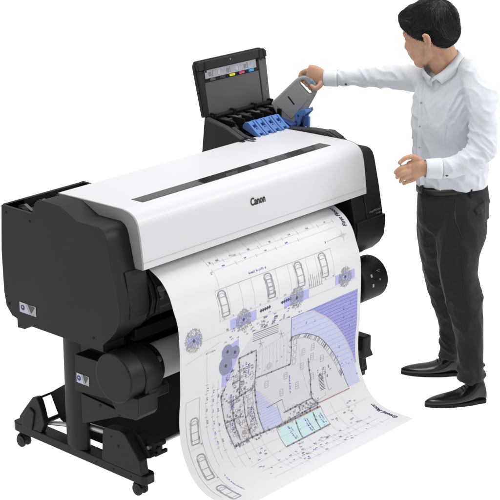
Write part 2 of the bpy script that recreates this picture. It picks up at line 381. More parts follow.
m = MB(); lidpoly(m, [(-.014, LH-.044), (LW+.004, LH-.044), (LW+.006, LH-.018), (LW-.012, LH-.004), (-.004, LH-.004), (-.017, LH-.018)], -.008, .0115); part(m, 'lid_edge', 'black', lid, .004)
for a in (.022, LW-.02, LW-.05):
    m = MB(); lidpoly(m, [(a, LH-.055), (a+.012, LH-.055), (a+.012, LH-.008), (a, LH-.008)], -.0095, -.0078); part(m, 'clip', 'deep', lid, .001)
m = MB(); lidpoly(m, [(.19, LH-.022), (.196, LH-.022), (.196, LH-.016), (.19, LH-.016)], -.0095, -.0078); part(m, 'lamp', 'steel', lid, 0)
m = MB(); lidpoly(m, [(.030, .152), (LW-.030, .152), (LW-.030, LH-.046), (.030, LH-.046)], .0065, .0117); lb = part(m, 'label_panel', 'deep', lid, .001)
m = MB(); lidpoly(m, [(.034, .168), (LW-.062, .168), (LW-.062, LH-.047), (.034, LH-.047)], .0052, .0064, 0)
part(m, 'instruction_label', 'label_foil', lid, 0)
for k, c in enumerate(('graphite', 'charcoal', 'yellow', 'magenta', 'cyan')):
    a = .062+k*.064
    m = MB(); lidpoly(m, rounded([(a, .155), (a+.036, .155), (a+.036, .166), (a, .166)], .004), .0045, .0064); part(m, 'colour_mark', c, lid, 0)
for k in range(5):
    a = .058+k*.058
    m = MB(); lidpoly(m, [(a, .176), (a+.016, .176), (a+.016, .194), (a, .194)], .0042, .0051, 0); lidpoly(m, [(a+.022, .174), (a+.025, .174), (a+.025, .200), (a+.022, .200)], .0042, .0051, 0)
    part(m, 'pictogram', 'label_white' if k % 2 else 'letter_grey', lid, 0)
# blue levers
def lever(x, opened=False):
    m = MB(); wv = .0475
    top = [(.508, 1.236), (.492, 1.253), (.476, 1.255), (.432, 1.220), (.408, 1.206)]
    bot = [(.410, 1.196), (.44, 1.198), (.508, 1.222)]
    for a, b in ((0, .012), (wv-.012, wv)): m.prism(top+bot, x+a, x+b)
    m.prism([(.506, 1.235), (.491, 1.2515), (.480, 1.2525), (.466, 1.240), (.474, 1.225), (.506, 1.224)], x+.0115, x+wv-.0115)
    m.prism([(.452, 1.231), (.432, 1.2175), (.422, 1.2115), (.428, 1.204), (.452, 1.216)], x+.0115, x+wv-.0115)
    o = part(m, 'lever', 'blue', iu, .002)
    m = MB(); m.prism([(.470, 1.226), (.452, 1.216), (.452, 1.208), (.470, 1.216)], x+.012, x+wv-.012); part(m, 'lever_slot', 'deep', iu, 0)
    m = MB(); m.cyl((x+wv/2, .4445, 1.2265), (x+wv/2, .4435, 1.2285), .0035, 12); part(m, 'lever_mark', 'blue_dark', iu, 0)
for k in range(4): lever(1.283+k*.0535)
m = MB(); m.prism([(.60, 1.19), (.60, 1.235), (.50, 1.225), (.44, 1.20), (.44, 1.185)], 1.535, 1.60); part(m, 'tank_cradle', 'blue_dark', iu, .003)
ol = MB()
ol.prism([(.50, 1.185), (.50, 1.215), (.47, 1.228), (.43, 1.262), (.395, 1.275), (.39, 1.262), (.415, 1.235), (.425, 1.20), (.44, 1.178)], 1.577, 1.588)
ol.prism([(.50, 1.185), (.50, 1.215), (.47, 1.228), (.43, 1.262), (.395, 1.275), (.39, 1.262), (.415, 1.235), (.425, 1.20), (.44, 1.178)], 1.625, 1.636)
ol.prism([(.47, 1.226), (.43, 1.260), (.397, 1.272), (.392, 1.262), (.425, 1.238), (.455, 1.214)], 1.5875, 1.6255)
ol.cyl((1.568, .47, 1.198), (1.645, .47, 1.198), .010, 16); ol.box(1.60, 1.614, .39, .43, 1.186, 1.235)
olo = part(ol, 'open_lever', 'blue', iu, .002)
for (y, z, q) in ((.432, 1.238, .006), (.445, 1.205, .008), (.475, 1.205, .006)):
    m = MB(); m.cyl((1.5765, y, z), (1.5755, y, z), q, 14); part(m, 'lever_slot', 'blue_dark', iu, 0)
m = MB(); m.prism([(.56, 1.222), (.50, 1.214), (.475, 1.198), (.475, 1.188), (.56, 1.188)], 1.548, 1.576); part(m, 'lever_arm', 'blue', iu, .003)

# second roll unit below the body
Yc, Zc = .012, .568
def roll_end(x0, x1, sgn, name='roll_drive_housing'):
    m = MB(); m.cyl((x0, Yc, Zc), (x1, Yc, Zc), .100, 64); 
    return part(m, name, 'black', bevel=.007, seg=4)
rl = roll_end(-.004, .075, 1)
m = MB(); m.prism([(.10, .60), (.06, .655), (.012, .658), (-.03, .648), (-.06, .628), (-.082, .60), (-.09, .565), (-.08, .50), (-.02, .475), (.10, .475)], .0755, .165); part(m, 'drive_cover', 'black', bevel=.006)
m = MB(); m.prism([(-.035, .50), (-.088, .50), (-.086, .425), (-.07, .405), (.03, .405), (.06, .44), (.06, .50)], .03, .135); part(m, 'drive_box', 'black', bevel=.004)
m = MB(); m.box(.09, .20, -.085, .0, .472, .515); part(m, 'drive_step', 'black', bevel=.005)
m = MB(); m.cyl((.165, -.035, .60), (.200, -.035, .60), .012); part(m, 'knob', 'graphite', bevel=.002)
m = MB(); m.box(.165, .21, -.03, .09, .52, .60); part(m, 'bearing_block', 'deep', bevel=.006)
for x0 in (.203, .221):
    m = MB(); m.cyl((x0, .055, .545), (x0+.012, .055, .545), .098 if x0 < .22 else .086, 64); part(m, 'roll_flange', 'deep', bevel=.003)
# side plate carrying the unit
m = MB(); m.prism([(.292, .575), (.17, .580), (.10, .575), (.04, .50), (.06, .44), (.20, .425), (.30, .418)], .055, .135); 
plate_o = part(m, 'side_plate', 'black', bevel=.003)
m = MB(); m.prism([(.335, .372), (.20, .366), (.112, .36), (.038, .385), (.02, .372), (.05, .345), (.12, .335), (.22, .29), (.32, .245), (.335, .245)], .118, .138); part(m, 'lower_bracket', 'black', bevel=.002)
m = MB(); m.prism([(.33, .372), (.14, .366), (.06, .37), (.06, .44), (.33, .43)], .125, .17); part(m, 'bracket_recess', 'deep', bevel=.002)
for (y, z) in ((.225, .352), (.115, .345)):
    m = MB(); m.cyl((.119, y, z), (.1165, y, z), .006, 14); part(m, 'screw', 'deep', None, 0)
# right end of the roll unit
m = MB(); m.cyl((1.42, Yc-.01, Zc), (1.592, Yc-.01, Zc), .098, 64); er = part(m, 'roll_drive_housing', 'black', bevel=.014, seg=5)
for (x, a, w1, h1, c) in ((1.475, 28, .010, .014, 'label_foil'), (1.50, 14, .016, .006, 'deep'), (1.475, 2, .010, .014, 'label_foil'), (1.525, 12, .006, .008, 'label_foil'), (1.53, 36, .022, .003, 'letter_grey'), (1.53, 32, .014, .002, 'letter_grey'), (1.50, 38, .012, .008, 'deep')):
    m = MB(); A = R_(a); rr = .0988; c0 = Vector((x, Yc-.01-rr*math.cos(A), Zc+rr*math.sin(A))); t = Vector((0, math.sin(A), math.cos(A))); nn = Vector((0, -math.cos(A), math.sin(A)))
    vs = [c0+Vector((sx*w1/2, 0, 0))+t*(sy*h1/2)+nn*d for d in (-.003, .0012) for sx, sy in ((-1, -1), (1, -1), (1, 1), (-1, 1))]
    m.add(vs, [(0, 3, 2, 1), (4, 5, 6, 7), (0, 1, 5, 4), (1, 2, 6, 5), (2, 3, 7, 6), (3, 0, 4, 7)]); part(m, 'button', c, er, 0)
m = MB(); m.box(1.36, 1.42, -.05, .09, .50, .62); part(m, 'bearing_block', 'deep', bevel=.006)

# stand: two feet with posts, cross beam, casters
def rbox(m, x0, x1, y0, y1, z0, z1, c): m.prism(rounded([(x0, y0), (x1, y0), (x1, y1), (x0, y1)], c, 3), z0, z1, 'z')
for side_i, (fx0, fx1) in enumerate(((.120, .188), (1.535, 1.605))):
    yo = 0 if side_i == 0 else .045
    m = MB(); m.prism([(fx0+.012, -.018+yo), (fx1-.012, -.018+yo), (fx1, .0+yo), (fx1, .765), (fx1-.012, .785), (fx0+.012, .785), (fx0, .765), (fx0, .0+yo)], .073, .113, 'z')
    foot = part(m, 'foot', 'metal_black', bevel=.004)
    for y in (.16, .26, .06):
        if side_i == 0: m = MB(); m.cyl((fx0+.001, y, .092), (fx0-.001, y, .092), .004, 12); part(m, 'screw', 'deep', foot, 0)
    for (cx, cy) in (((fx0+fx1)/2-.006, .745), ((fx0+fx1)/2+.012, .055+yo)):
        m = MB(); m.cyl((cx, cy, .073), (cx, cy, .055), .012, 16); m.prism([(cy-.02, .066), (cy+.022, .066), (cy+.016, .04), (cy-.008, .034)], cx-.008, cx+.008)
        m.tube([Vector((cx, cy+.028*math.cos(q), .03+.028*math.sin(q))) for q in [R_(a) for a in range(10, 171, 16)]], [(.004, .016)]*11, 8, side=(0, 0, 1))
        cs = part(m, 'caster', 'rubber', foot, .002)
        for dx in (-.021, .009):
            m = MB(); m.cyl((cx+dx, cy, .0262), (cx+dx+.012, cy, .0262), .0262, 32); m.cyl((cx+dx-.0015, cy, .0262), (cx+dx+.0135, cy, .0262), .012, 20)
            w_ = part(m, 'caster_wheel', 'metal_black', foot, .003)
    px0 = (fx0+fx1)/2-.008
    m = MB(); m.tube([(px0, .392, .113), (px0, .392, .66)], [(.064, .031)]*2, 40, side=(0, 1, 0)); part(m, 'post', 'metal_black', bevel=.002)
m = MB(); m.box(.19, 1.53, .37, .44, .30, .40); part(m, 'cross_beam', 'metal_black', bevel=.006)

# media basket: rods, brackets, cloth
def bracket_front(x0, x1):
    m = MB(); m.prism([(.225, .1135), (.215, .245), (.19, .268), (.115, .278), (.085, .268), (.03, .205), (.005, .175), (-.005, .1135)], x0, x1)
    b = part(m, 'basket_bracket', 'metal_black', bevel=.005)
    m = MB(); m.prism([(.085, .272), (.05, .262), (-.0, .205), (-.012, .18), (.01, .172), (.06, .225)], x1-.001, x1+.03); part(m, 'bracket_arm', 'metal_black', bevel=.003)
    for (y, z, q) in ((.125, .205, .006), (.165, .235, .004)): m = MB(); m.cyl((x0+.001, y, z), (x0-.0012, y, z), q, 12); part(m, 'screw', 'deep', b, 0)
bracket_front(.117, .160); bracket_front(1.53, 1.57)
m = MB(); m.prism([(-.03, .19), (-.03, .297), (.05, .297), (.05, .19)], 1.505, 1.56); part(m, 'roll_holder_cup', 'black', bevel=.008)
for x0 in (.120, 1.55):
    m = MB(); m.prism([(.735, .1135), (.735, .15), (.70, .195), (.645, .262), (.62, .270), (.605, .255), (.59, .215), (.575, .16), (.60, .1135)], x0, x0+.030); m.prism([(.715, .1135), (.70, .17), (.66, .215), (.63, .20), (.64, .15), (.65, .1135)], x0-.008, x0+.001); part(m, 'rear_bracket', 'metal_black', bevel=.005)
m = MB(); m.cyl((.14, .585, .165), (1.56, .585, .165), .010, 20); part(m, 'basket_rod', 'metal_black', bevel=0)
m = MB(); m.cyl((.145, .62, .262), (1.56, .62, .262), .005, 16); part(m, 'basket_rod', 'metal_black', bevel=0)
m = MB(); m.tube([(.165, .38, .205), (.165, .13, .225)], [.014, .014], 24); part(m, 'slide_tube', 'steel', bevel=0)
m = MB(); m.tube([(.155, .60, .150), (.155, .45, .185)], [.010, .010], 20); part(m, 'slide_tube', 'steel', bevel=0)
m = MB(); m.cyl((.16, .0, .222), (1.53, .0, .222), .008, 20); part(m, 'basket_rod', 'steel', bevel=0)
m = MB(); m.box(.175, .215, -.028, .03, .195, .245); m.cyl((.225, .0, .222), (.25, .0, .222), .014, 20); m.box(.168, .236, -.035, -.022, .19, .205); m.cyl((.19, -.036, .215), (.19, -.028, .215), .014, 20); part(m, 'rod_clamp', 'deep', bevel=.003)
# cloth of the basket
m = MB(); cpf = [tuple(p)[:2] for p in cr([(.0, .231, 0), (.05, .215, 0), (.12, .175, 0), (.25, .135, 0), (.40, .13, 0), (.50, .155, 0), (.56, .20, 0), (.60, .262, 0)], 4)]
cpo = cpf+[(a, b-.003) for a, b in cpf[::-1]]
nx = 24; vs = []; fs = []
for i in range(nx+1):
    x = .20+(1.50-.20)*i/nx
    for j, (a, b) in enumerate(cpf): vs.append((x, a, b+.006*noise.noise(Vector((x*4, a*7, 3)))))
n = len(cpf)
for i in range(nx):
    for j in range(n-1): fs.append((i*n+j, (i+1)*n+j, (i+1)*n+j+1, i*n+j+1))
m.add(vs, fs); bc = part(m, 'basket_cloth', 'cloth', bevel=0)
so = bc.modifiers.new('thickness', 'SOLIDIFY'); so.thickness = .003
m = MB(); m.prism([(.62, .266), (.585, .20), (.56, .16), (.50, .14), (.42, .14), (.42, .33), (.52, .335)], .198, .2015); part(m, 'basket_side', 'cloth', bevel=.0005)

# rating stickers on the left side
def sticker(x, y0, z0, wd, ht, name, parentless=None):
    m = MB()
    m.add([(x, y0, z0), (x, y0-wd, z0), (x, y0-wd, z0+ht), (x, y0, z0+ht)], [(0, 1, 2, 3)])
    s_ = part(m, name, 'label_foil', None, 0)
    m = MB(); m.add([(x-.0008, y0, z0), (x-.0008, y0-wd*.62, z0), (x-.0008, y0-wd*.38, z0+ht), (x-.0008, y0, z0+ht)], [(0, 1, 2, 3)]); part(m, 'label_field', 'label_white', s_, 0)
    m = MB(); cy, cz, r_ = y0-wd*.2, z0+ht*.52, ht*.28
    m.add([(x-.0014, cy+r_*math.cos(R_(a)), cz+r_*math.sin(R_(a))) for a in range(0, 360, 20)], [tuple(range(18))]); part(m, 'label_emblem', 'label_blue', s_, 0)
    m = MB(); m.add([(x-.0020, cy+r_*.4*math.cos(R_(a)), cz+r_*.45+r_*.3*math.sin(R_(a))-.3*r_) for a in range(0, 360, 40)], [tuple(range(9))]); part(m, 'label_symbol', 'label_white', s_, 0)
    m = MB(); m.add([(x-.0012, y0-wd*.5, z0+ht), (x-.0012, y0-wd*.95, z0+ht*.9), (x-.0012, y0-wd*.7, z0+ht*.15)], [(0, 1, 2)]); part(m, 'label_symbol', 'graphite', s_, 0)
sticker(-.0012, .548, .7055, .098, .042, 'rating_label')
sticker(.0536, .285, .458, .072, .040, 'rating_label')

# ------------------------------------------------------------------ paper roll on the second spindle
m = MB(); m.tube([(.234, .055, .545), (1.37, .055, .545)], [.074, .074], 96)
ro = m.build('paper_roll', 'roll', None, .001); prop(ro, 'thick roll of blank white paper on the lower spindle behind the hanging print', 'paper roll')

# ------------------------------------------------------------------ the long print
PROF = [(0.075, 0.978), (0.0652, 0.9767), (0.0559, 0.9758), (0.0464, 0.9747), (0.036, 0.9727), (0.024, 0.969), (0.0094, 0.9635), (-0.0072, 0.9565), (-0.0245, 0.9485), (-0.0409, 0.9399), (-0.055, 0.931), (-0.0665, 0.9217), (-0.0765, 0.9118), (-0.0851, 0.9015), (-0.0929, 0.8908), (-0.1, 0.88), (-0.1062, 0.8691), (-0.1112, 0.8579), (-0.1155, 0.8465), (-0.1196, 0.8349), (-0.124, 0.823), (-0.1289, 0.8114), (-0.134, 0.8), (-0.139, 0.7882), (-0.1434, 0.7751), (-0.147, 0.76), (-0.1495, 0.7424), (-0.1513, 0.7227), (-0.1525, 0.7018), (-0.1533, 0.6806), (-0.154, 0.66), (-0.1544, 0.6398), (-0.1545, 0.6195), (-0.1543, 0.5993), (-0.1541, 0.5794), (-0.154, 0.56), (-0.1541, 0.541), (-0.1543, 0.5223), (-0.1544, 0.5041), (-0.1544, 0.4866), (-0.154, 0.47), (-0.1531, 0.4547), (-0.1517, 0.4406), (-0.1503, 0.427), (-0.1489, 0.4137), (-0.148, 0.4), (-0.1474, 0.3862), (-0.147, 0.3725), (-0.1468, 0.3587), (-0.1471, 0.3446), (-0.148, 0.33), (-0.1492, 0.3147), (-0.1506, 0.2988), (-0.1526, 0.2826), (-0.1556, 0.2663), (-0.16, 0.25), (-0.166, 0.2332), (-0.1734, 0.2157), (-0.1818, 0.1984), (-0.1908, 0.1823), (-0.2, 0.168), (-0.2094, 0.1558), (-0.2192, 0.1451), (-0.2295, 0.1357), (-0.2404, 0.1274), (-0.252, 0.12), (-0.2635, 0.1136), (-0.2748, 0.1084), (-0.2872, 0.1042), (-0.3019, 0.1008), (-0.32, 0.098), (-0.3427, 0.0962), (-0.3692, 0.0954), (-0.3978, 0.0953), (-0.4269, 0.0953), (-0.455, 0.095)]
ARC = [0]
for i in range(1, len(PROF)): ARC.append(ARC[-1]+math.dist(PROF[i], PROF[i-1]))
def pp(s, t, h=0):
    t = max(0, min(ARC[-1]-1e-6, t)); i = 0
    while ARC[i+1] < t: i += 1
    q = (t-ARC[i])/(ARC[i+1]-ARC[i]); a, b = PROF[i], PROF[i+1]
    def nn(k):
        a_, b_ = PROF[max(0, k-1)], PROF[min(len(PROF)-1, k+1)]; e = Vector((b_[0]-a_[0], b_[1]-a_[1])).normalized(); return Vector((e.y, -e.x))
    n_ = (nn(i)*(1-q)+nn(i+1)*q).normalized(); h = h+.0022*noise.noise(Vector((s*2.6, t*3.1, .3)))*min(1, t*6)+.0008*noise.noise(Vector((s*9, t*5, 2.3)))*min(1, t*6)
    return (.19+s, a[0]+(b[0]-a[0])*q+n_.x*h, a[1]+(b[1]-a[1])*q+n_.y*h)
W_ = 1.12; L_ = ARC[-1]
m = MB(); nt_ = 160; NS = 40; KS = 2*(NS+1)
vs = []; fs = []
for i in range(nt_+1):
    t = L_*i/nt_
    for j in range(NS+1): vs.append(pp(W_*j/NS, t, 0))
    for j in range(NS+1): vs.append(pp(W_*j/NS, t, -.0005))
for i in range(nt_):
    for j in range(NS):
        a = KS*i+j; b = a+NS+1; fs += [(a, a+KS, a+KS+1, a+1), (b, b+1, b+KS+1, b+KS)]
    a = KS*i; fs += [(a, a+NS+1, a+KS+NS+1, a+KS), (a+NS, a+KS+NS, a+KS+KS-1, a+KS-1)]
for a in (0, KS*nt_):
    for j in range(NS): fs.append((a+j, a+j+1, a+NS+1+j+1, a+NS+1+j))
m.add(vs, fs, 0)
INK = ['paper', 'ink', 'ink_grey', 'ink_light', 'ink_blue', 'ink_lav', 'ink_violet', 'ink_pale', 'ink_cyan', 'ink_red', 'ink_plan', 'ink_foliage', 'navy']
IX = {k: i for i, k in enumerate(INK)}
def quadstrip(a, b, wd, c, h):
    (s0, t0), (s1, t1) = a, b; L = math.hypot(s1-s0, t1-t0)
    if L < 1e-6: return
    h = h+.0002
    nx, ny = -(t1-t0)/L*wd/2, (s1-s0)/L*wd/2; k = max(1, int(L/.014)); vs = []
    for i in range(k+1):
        q = i/k; s, t = s0+(s1-s0)*q, t0+(t1-t0)*q
        vs += [pp(s-nx, t-ny, h), pp(s+nx, t+ny, h)]
    m.add(vs, [(2*i, 2*i+1, 2*i+3, 2*i+2) for i in range(k)], IX[c])
def line(*pts, w=.0016, c='ink', h=.0007):
    for a, b in zip(pts, pts[1:]): quadstrip(a, b, w, c, h)
def loop(pts, **k): line(*(list(pts)+[pts[0]]), **k)
def fill(pts, c, h=.0004):
    # horizontal bands so the fill follows the curl
    ts = [p[1] for p in pts]; t0, t1 = min(ts), max(ts); k = max(1, int((t1-t0)/.006)); n = len(pts)
    def spans(t):
        xs = []
        for i in range(n):
            (a, ta), (b, tb) = pts[i], pts[(i+1) % n]
            if (ta <= t < tb) or (tb <= t < ta): xs.append(a+(b-a)*(t-ta)/(tb-ta))
        return sorted(xs)
    for i in range(k):
        ta, tb = t0+(t1-t0)*i/k, t0+(t1-t0)*(i+1)/k
        A = spans(ta+1e-5); B = spans(tb-1e-5)
        if len(A) == len(B):
            for j in range(0, len(A)-1, 2):
                kk = max(1, int((A[j+1]-A[j])/.02)); vv = []
                for e in range(kk+1): f1 = A[j]+(A[j+1]-A[j])*e/kk; f2 = B[j]+(B[j+1]-B[j])*e/kk; vv += [pp(f1, ta, h), pp(f2, tb, h)]
                m.add(vv, [(2*e, 2*e+1, 2*e+3, 2*e+2) for e in range(kk)], IX[c])
def disc(s, t, r, c, h, n=24, jag=0):
    fill([(s+r*(1+jag*(rnd.random()-.5))*math.cos(2*math.pi*i/n), t+r*(1+jag*(rnd.random()-.5))*math.sin(2*math.pi*i/n)) for i in range(n)], c, h)
def word(s, t, L, c='ink_blue', vert=False, size=.010, w=None):
    w = min(w or 1, size*.15)
    # a tiny line of lettering: too small to read in the photo
    q = 0
    G_ = GL if c in ('ink_blue', 'ink_lav', 'navy') or L > .03 else GD
    while q < L:
        g = rnd.choice(G_); d = size*.52
        if rnd.random() > .1:
            for pl in g:
                pts = [((q+x*d*.8), (1-y)*size*.85) for x, y in pl]
                if vert: line(*[(s-size/2+b, t-a) for a, b in pts], w=w, c=c)
                else: line(*[(s+a, t-size/2+(size*.85-b)*-1+size*.85) for a, b in pts], w=w, c=c) if False else line(*[(s+a, t-size*.4+b) for a, b in pts], w=w, c=c)
        q += d+size*.16
GD = [[((0, 0), (1, 0), (1, 1), (0, 1), (0, 0))], [((.5, 0), (.5, 1))], [((0, 1), (1, 1), (1, .5), (0, 0), (1, 0))], [((0, 1), (1, 1), (.4, .55), (1, .4), (1, 0), (0, 0))], [((.8, 0), (.8, 1), (0, .35), (1, .35))], [((1, 1), (0, 1), (0, .55), (1, .5), (1, 0), (0, 0))], [((0, 1), (1, 1), (.3, 0))], [((1, 1), (0, .6), (0, 0), (1, 0), (1, .5), (0, .5))]]
GL = [[((0, 0), (0, .6), (.9, .6), (.9, 0))], [((0, 0), (0, .6), (.8, .6))], [((.9, .3), (0, .3), (0, .6), (.9, .6), (.9, .3)), ((0, .3), (0, 0), (.9, 0))], [((0, 0), (.9, 0), (.9, .6), (0, .6), (0, 0))], [((.4, 0), (.4, .65))], [((.4, 0), (.4, 1))], [((.4, 1), (.4, 0), (.9, 0)), ((0, .65), (.8, .65))], [((0, 1), (0, 0)), ((0, .6), (.9, .6), (.9, 0))], [((0, .6), (.9, .6), (.9, 0), (0, 0), (0, .35), (.9, .35))]]
def dims_row(s0, s1, t, n=None, c='ink_light', ticks=(), lab='ink', vert=False):
    if vert: line((t, s0), (t, s1), w=.0010, c=c)
    else: line((s0, t), (s1, t), w=.0010, c=c)
    for q in ticks:
        if vert: line((t-.008, q), (t+.008, q), w=.0012, c='ink_grey')
        else: line((q, t-.008), (q, t+.008), w=.0012, c='ink_grey')
    for a, b in zip(ticks, ticks[1:]):
        mid = (a+b)/2
        if vert: word(t+.006, mid+.008, .014, lab, True, .008)
        else: word(mid-.008, t-.008, .014, lab, False, .008)
def car(s, t, ang=0, L=.104, W=.044):
    ca, sa = math.cos(ang), math.sin(ang)
    def R2(p): return (s+p[0]*ca-p[1]*sa, t+p[0]*sa+p[1]*ca)
    o = rounded([(-W/2, -L/2), (W/2, -L/2), (W/2, L/2), (-W/2, L/2)], [.018, .018, .006, .006], 4)
    loop([R2(p) for p in o], w=.0024, c='ink_grey')
    loop([R2((a*.8, b*.96)) for a, b in o], w=.0012, c='ink')
    for b, w2 in ((-.026, .40), (.006, .46), (.036, .40)): line(R2((-W*w2, b*L/.104)), R2((W*w2, b*L/.104)), w=.0022, c='ink_grey')
    line(*[R2((W*.34*math.sin(R_(q)), -.030-.012*math.cos(R_(q)))) for q in range(-90, 91, 30)], w=.0014, c='ink_grey')
    for sg in (-1, 1):
        line(R2((sg*W*.5, -.018)), R2((sg*W*.58, -.014)), w=.0024, c='ink_grey')
        for q in (-.034, .034): line(R2((sg*W*.515, q-.007)), R2((sg*W*.515, q+.007)), w=.0022, c='ink')
    line(R2((-W*.42, -.026)), R2((-W*.38, .036)), w=.0012, c='ink_grey'); line(R2((W*.42, -.026)), R2((W*.38, .036)), w=.0012, c='ink_grey')
def tree(s, t, r=.047, band=True, bl=.075, dark=False):
    if band: fill([(s-bl, t-.020), (s+bl, t-.020), (s+bl, t+.022), (s-bl, t+.022)], 'ink_lav', .0004)
    if not dark:
        for k in range(430):
            a = rnd.random()*2*math.pi; q = r*math.sqrt(rnd.random())*.97; b = a+rnd.uniform(-1.5, 1.5); e = rnd.uniform(.004, .011)
            line((s+q*math.cos(a), t+q*math.sin(a)), (s+q*math.cos(a)+e*math.cos(b), t+q*math.sin(a)+e*math.sin(b)), w=.0011, c='ink_grey', h=.0009)
    else: disc(s, t, r, 'ink_foliage', .0008, 18)
    n = 26
    if dark: loop([(s+r*(1+.07*(rnd.random()-.5))*math.cos(2*math.pi*i/n), t+r*(1+.07*(rnd.random()-.5))*math.sin(2*math.pi*i/n)) for i in range(n)], w=.0015, c='ink_grey', h=.0009)
    disc(s, t, .0075, 'ink', .0014, 10)

# parking row
line((.235, .255), (.945, .256), w=.0014, c='ink_grey'); line((.235, .255), (.228, .378), w=.0012, c='ink_grey')
for s in (.300, .375, .445, .520, .592, .668, .700, .780, .840, .945): line((s, .256), (s-.008, .372), w=.0010, c='ink_light')
line((.225, .378), (.955, .378), w=.0010, c='ink_light')
for k in range(14): word(.25+k*.052, .372, .012, 'ink_grey', False, .007)
for s in (.265, .540, .725, .880): car(s, .313)
for q in (.285, .300, .316, .332, .345): line((.526, q), (.554, q+.001), w=.0026, c='ink_grey')
for q in (.527, .553): line((q, .285), (q, .348), w=.0024, c='ink_grey')
word(.435, .235, .105, 'ink_blue', False, .011, .0022)
# top dimension chains
dims_row(.255, 1.03, .150, ticks=(.255, .285, .345, .445, .555, .70, .80, .93, 1.03), lab='ink')
dims_row(.255, 1.03, .178, ticks=(.26, .40, .52, .64, .78), lab='ink_blue')
word(.40, .145, .022, 'ink_red', False, .009)
for s in (.255, .325, .40, .50, .575, .66, .80, .905): line((s, .075), (s, .150), w=.0009, c='ink_light')
line((.265, .19), (.262, .255), w=.0009, c='ink_light'); word(.25, .19, .008, 'ink', True, .008)
# compass star
line((.93, .225), (1.055, .222), w=.0012, c='ink_grey'); disc(.925, .226, .005, 'navy', .0008, 10)
st = []
for i in range(16):
    a = 2*math.pi*i/16; q = (.030 if i % 4 == 0 else .016 if i % 2 == 0 else .007); st.append((1.045+q*math.cos(a), .222+q*math.sin(a)))
fill(st, 'ink_light', .0006)
# trees and planting bands
tree(.078, .412, .047, True, .035); tree(.365, .407, .043, True, .078); tree(.690, .405, .043, True, .078); tree(1.010, .398, .043, True, .066)
fill([(.235, .500), (.335, .480), (.335, .55), (.30, .60), (.262, .66), (.235, .66)], 'ink_lav', .0003)
tree(.268, .515, .030, False, dark=True); tree(.312, .530, .027, False, dark=True); tree(.258, .572, .038, False, dark=True)
for s in (.47, .60): 
    for k in range(5): disc(s+k*.013, .400-k*.0006, .008, 'ink', .0008, 8)
for k in range(7):
    s = .775+k*.013; line((s, .385), (s-.004, .345-.02*rnd.random()), w=.002, c='ink_grey')
    line((s-.006, .385), (s+.006, .39), w=.002, c='ink_grey')
for k in range(10): word(.44+.03*rnd.random()*10, .43+.05*rnd.random(), .018, rnd.choice(('ink_blue', 'ink')), False, .008)
line((.02, .43), (1.09, .425), w=.0009, c='ink_light'); line((.03, .50), (.23, .46), w=.0009, c='ink_light')
word(.145, .485, .05, 'ink_grey', False, .010)
# violet lawn and pale plaza
arc_o = [(.735, .482), (.80, .492), (.83, .512), (.875, .538), (.911, .566), (.95, .600), (.982, .637), (1.015, .675), (1.047, .719), (1.075, .77), (1.092, .818)]
fill([(1.098, .475)]+[(.735, .478)]+arc_o[1:]+[(1.098, .82)], 'ink_violet', .0005)
arc_i = [(.656, .568), (.714, .572), (.76, .582), (.805, .603), (.84, .622), (.875, .652), (.91, .685), (.944, .725), (.97, .762), (.990, .803), (1.003, .84), (1.012, .905)]
fill([(.656, .483), (.735, .482)]+arc_o[1:]+[(1.094, .905)]+arc_i[::-1], 'ink_pale', .0004)
for k in range(44):
    t0_ = .484+.0078*k
    xs_ = [a1+(a2-a1)*(t0_-b1)/(b2-b1) for (a1, b1), (a2, b2) in zip(arc_o, arc_o[1:]) if b1 < t0_ <= b2]
    if xs_: line((xs_[0]+.004, t0_), (1.096, t0_), w=.0009, c='ink_lav' if k % 2 else 'ink_blue', h=.0008)
for k in range(240):
    a, b = .76+.33*rnd.random(), .485+.32*rnd.random(); e = rnd.uniform(.004, .012)
    xs_ = [a1+(a2-a1)*(b-b1)/(b2-b1) for (a1, b1), (a2, b2) in zip(arc_o, arc_o[1:]) if b1 < b <= b2]
    if xs_ and a > xs_[0]+.012 and a < 1.085: line((a, b), (a+e*.5, b-e), w=.0009, c='ink_pale', h=.0010)
line(*arc_o, w=.004, c='paper', h=.0007); line(*arc_o, w=.0012, c='ink_red', h=.0009)
line((.656, .568), (.656, .483), (.735, .482), w=.0018, c='ink_blue')
for k in range(26):
    a = .66+.43*rnd.random(); b = .50+.38*rnd.random(); word(a, b, .006, 'ink_blue', rnd.random() > .5, .008, .0012) if a > .95 or b < .55 else None
for k in range(5): word(.99+.02*k, .80+.01*(k % 2), .004, 'ink_blue', True, .008)
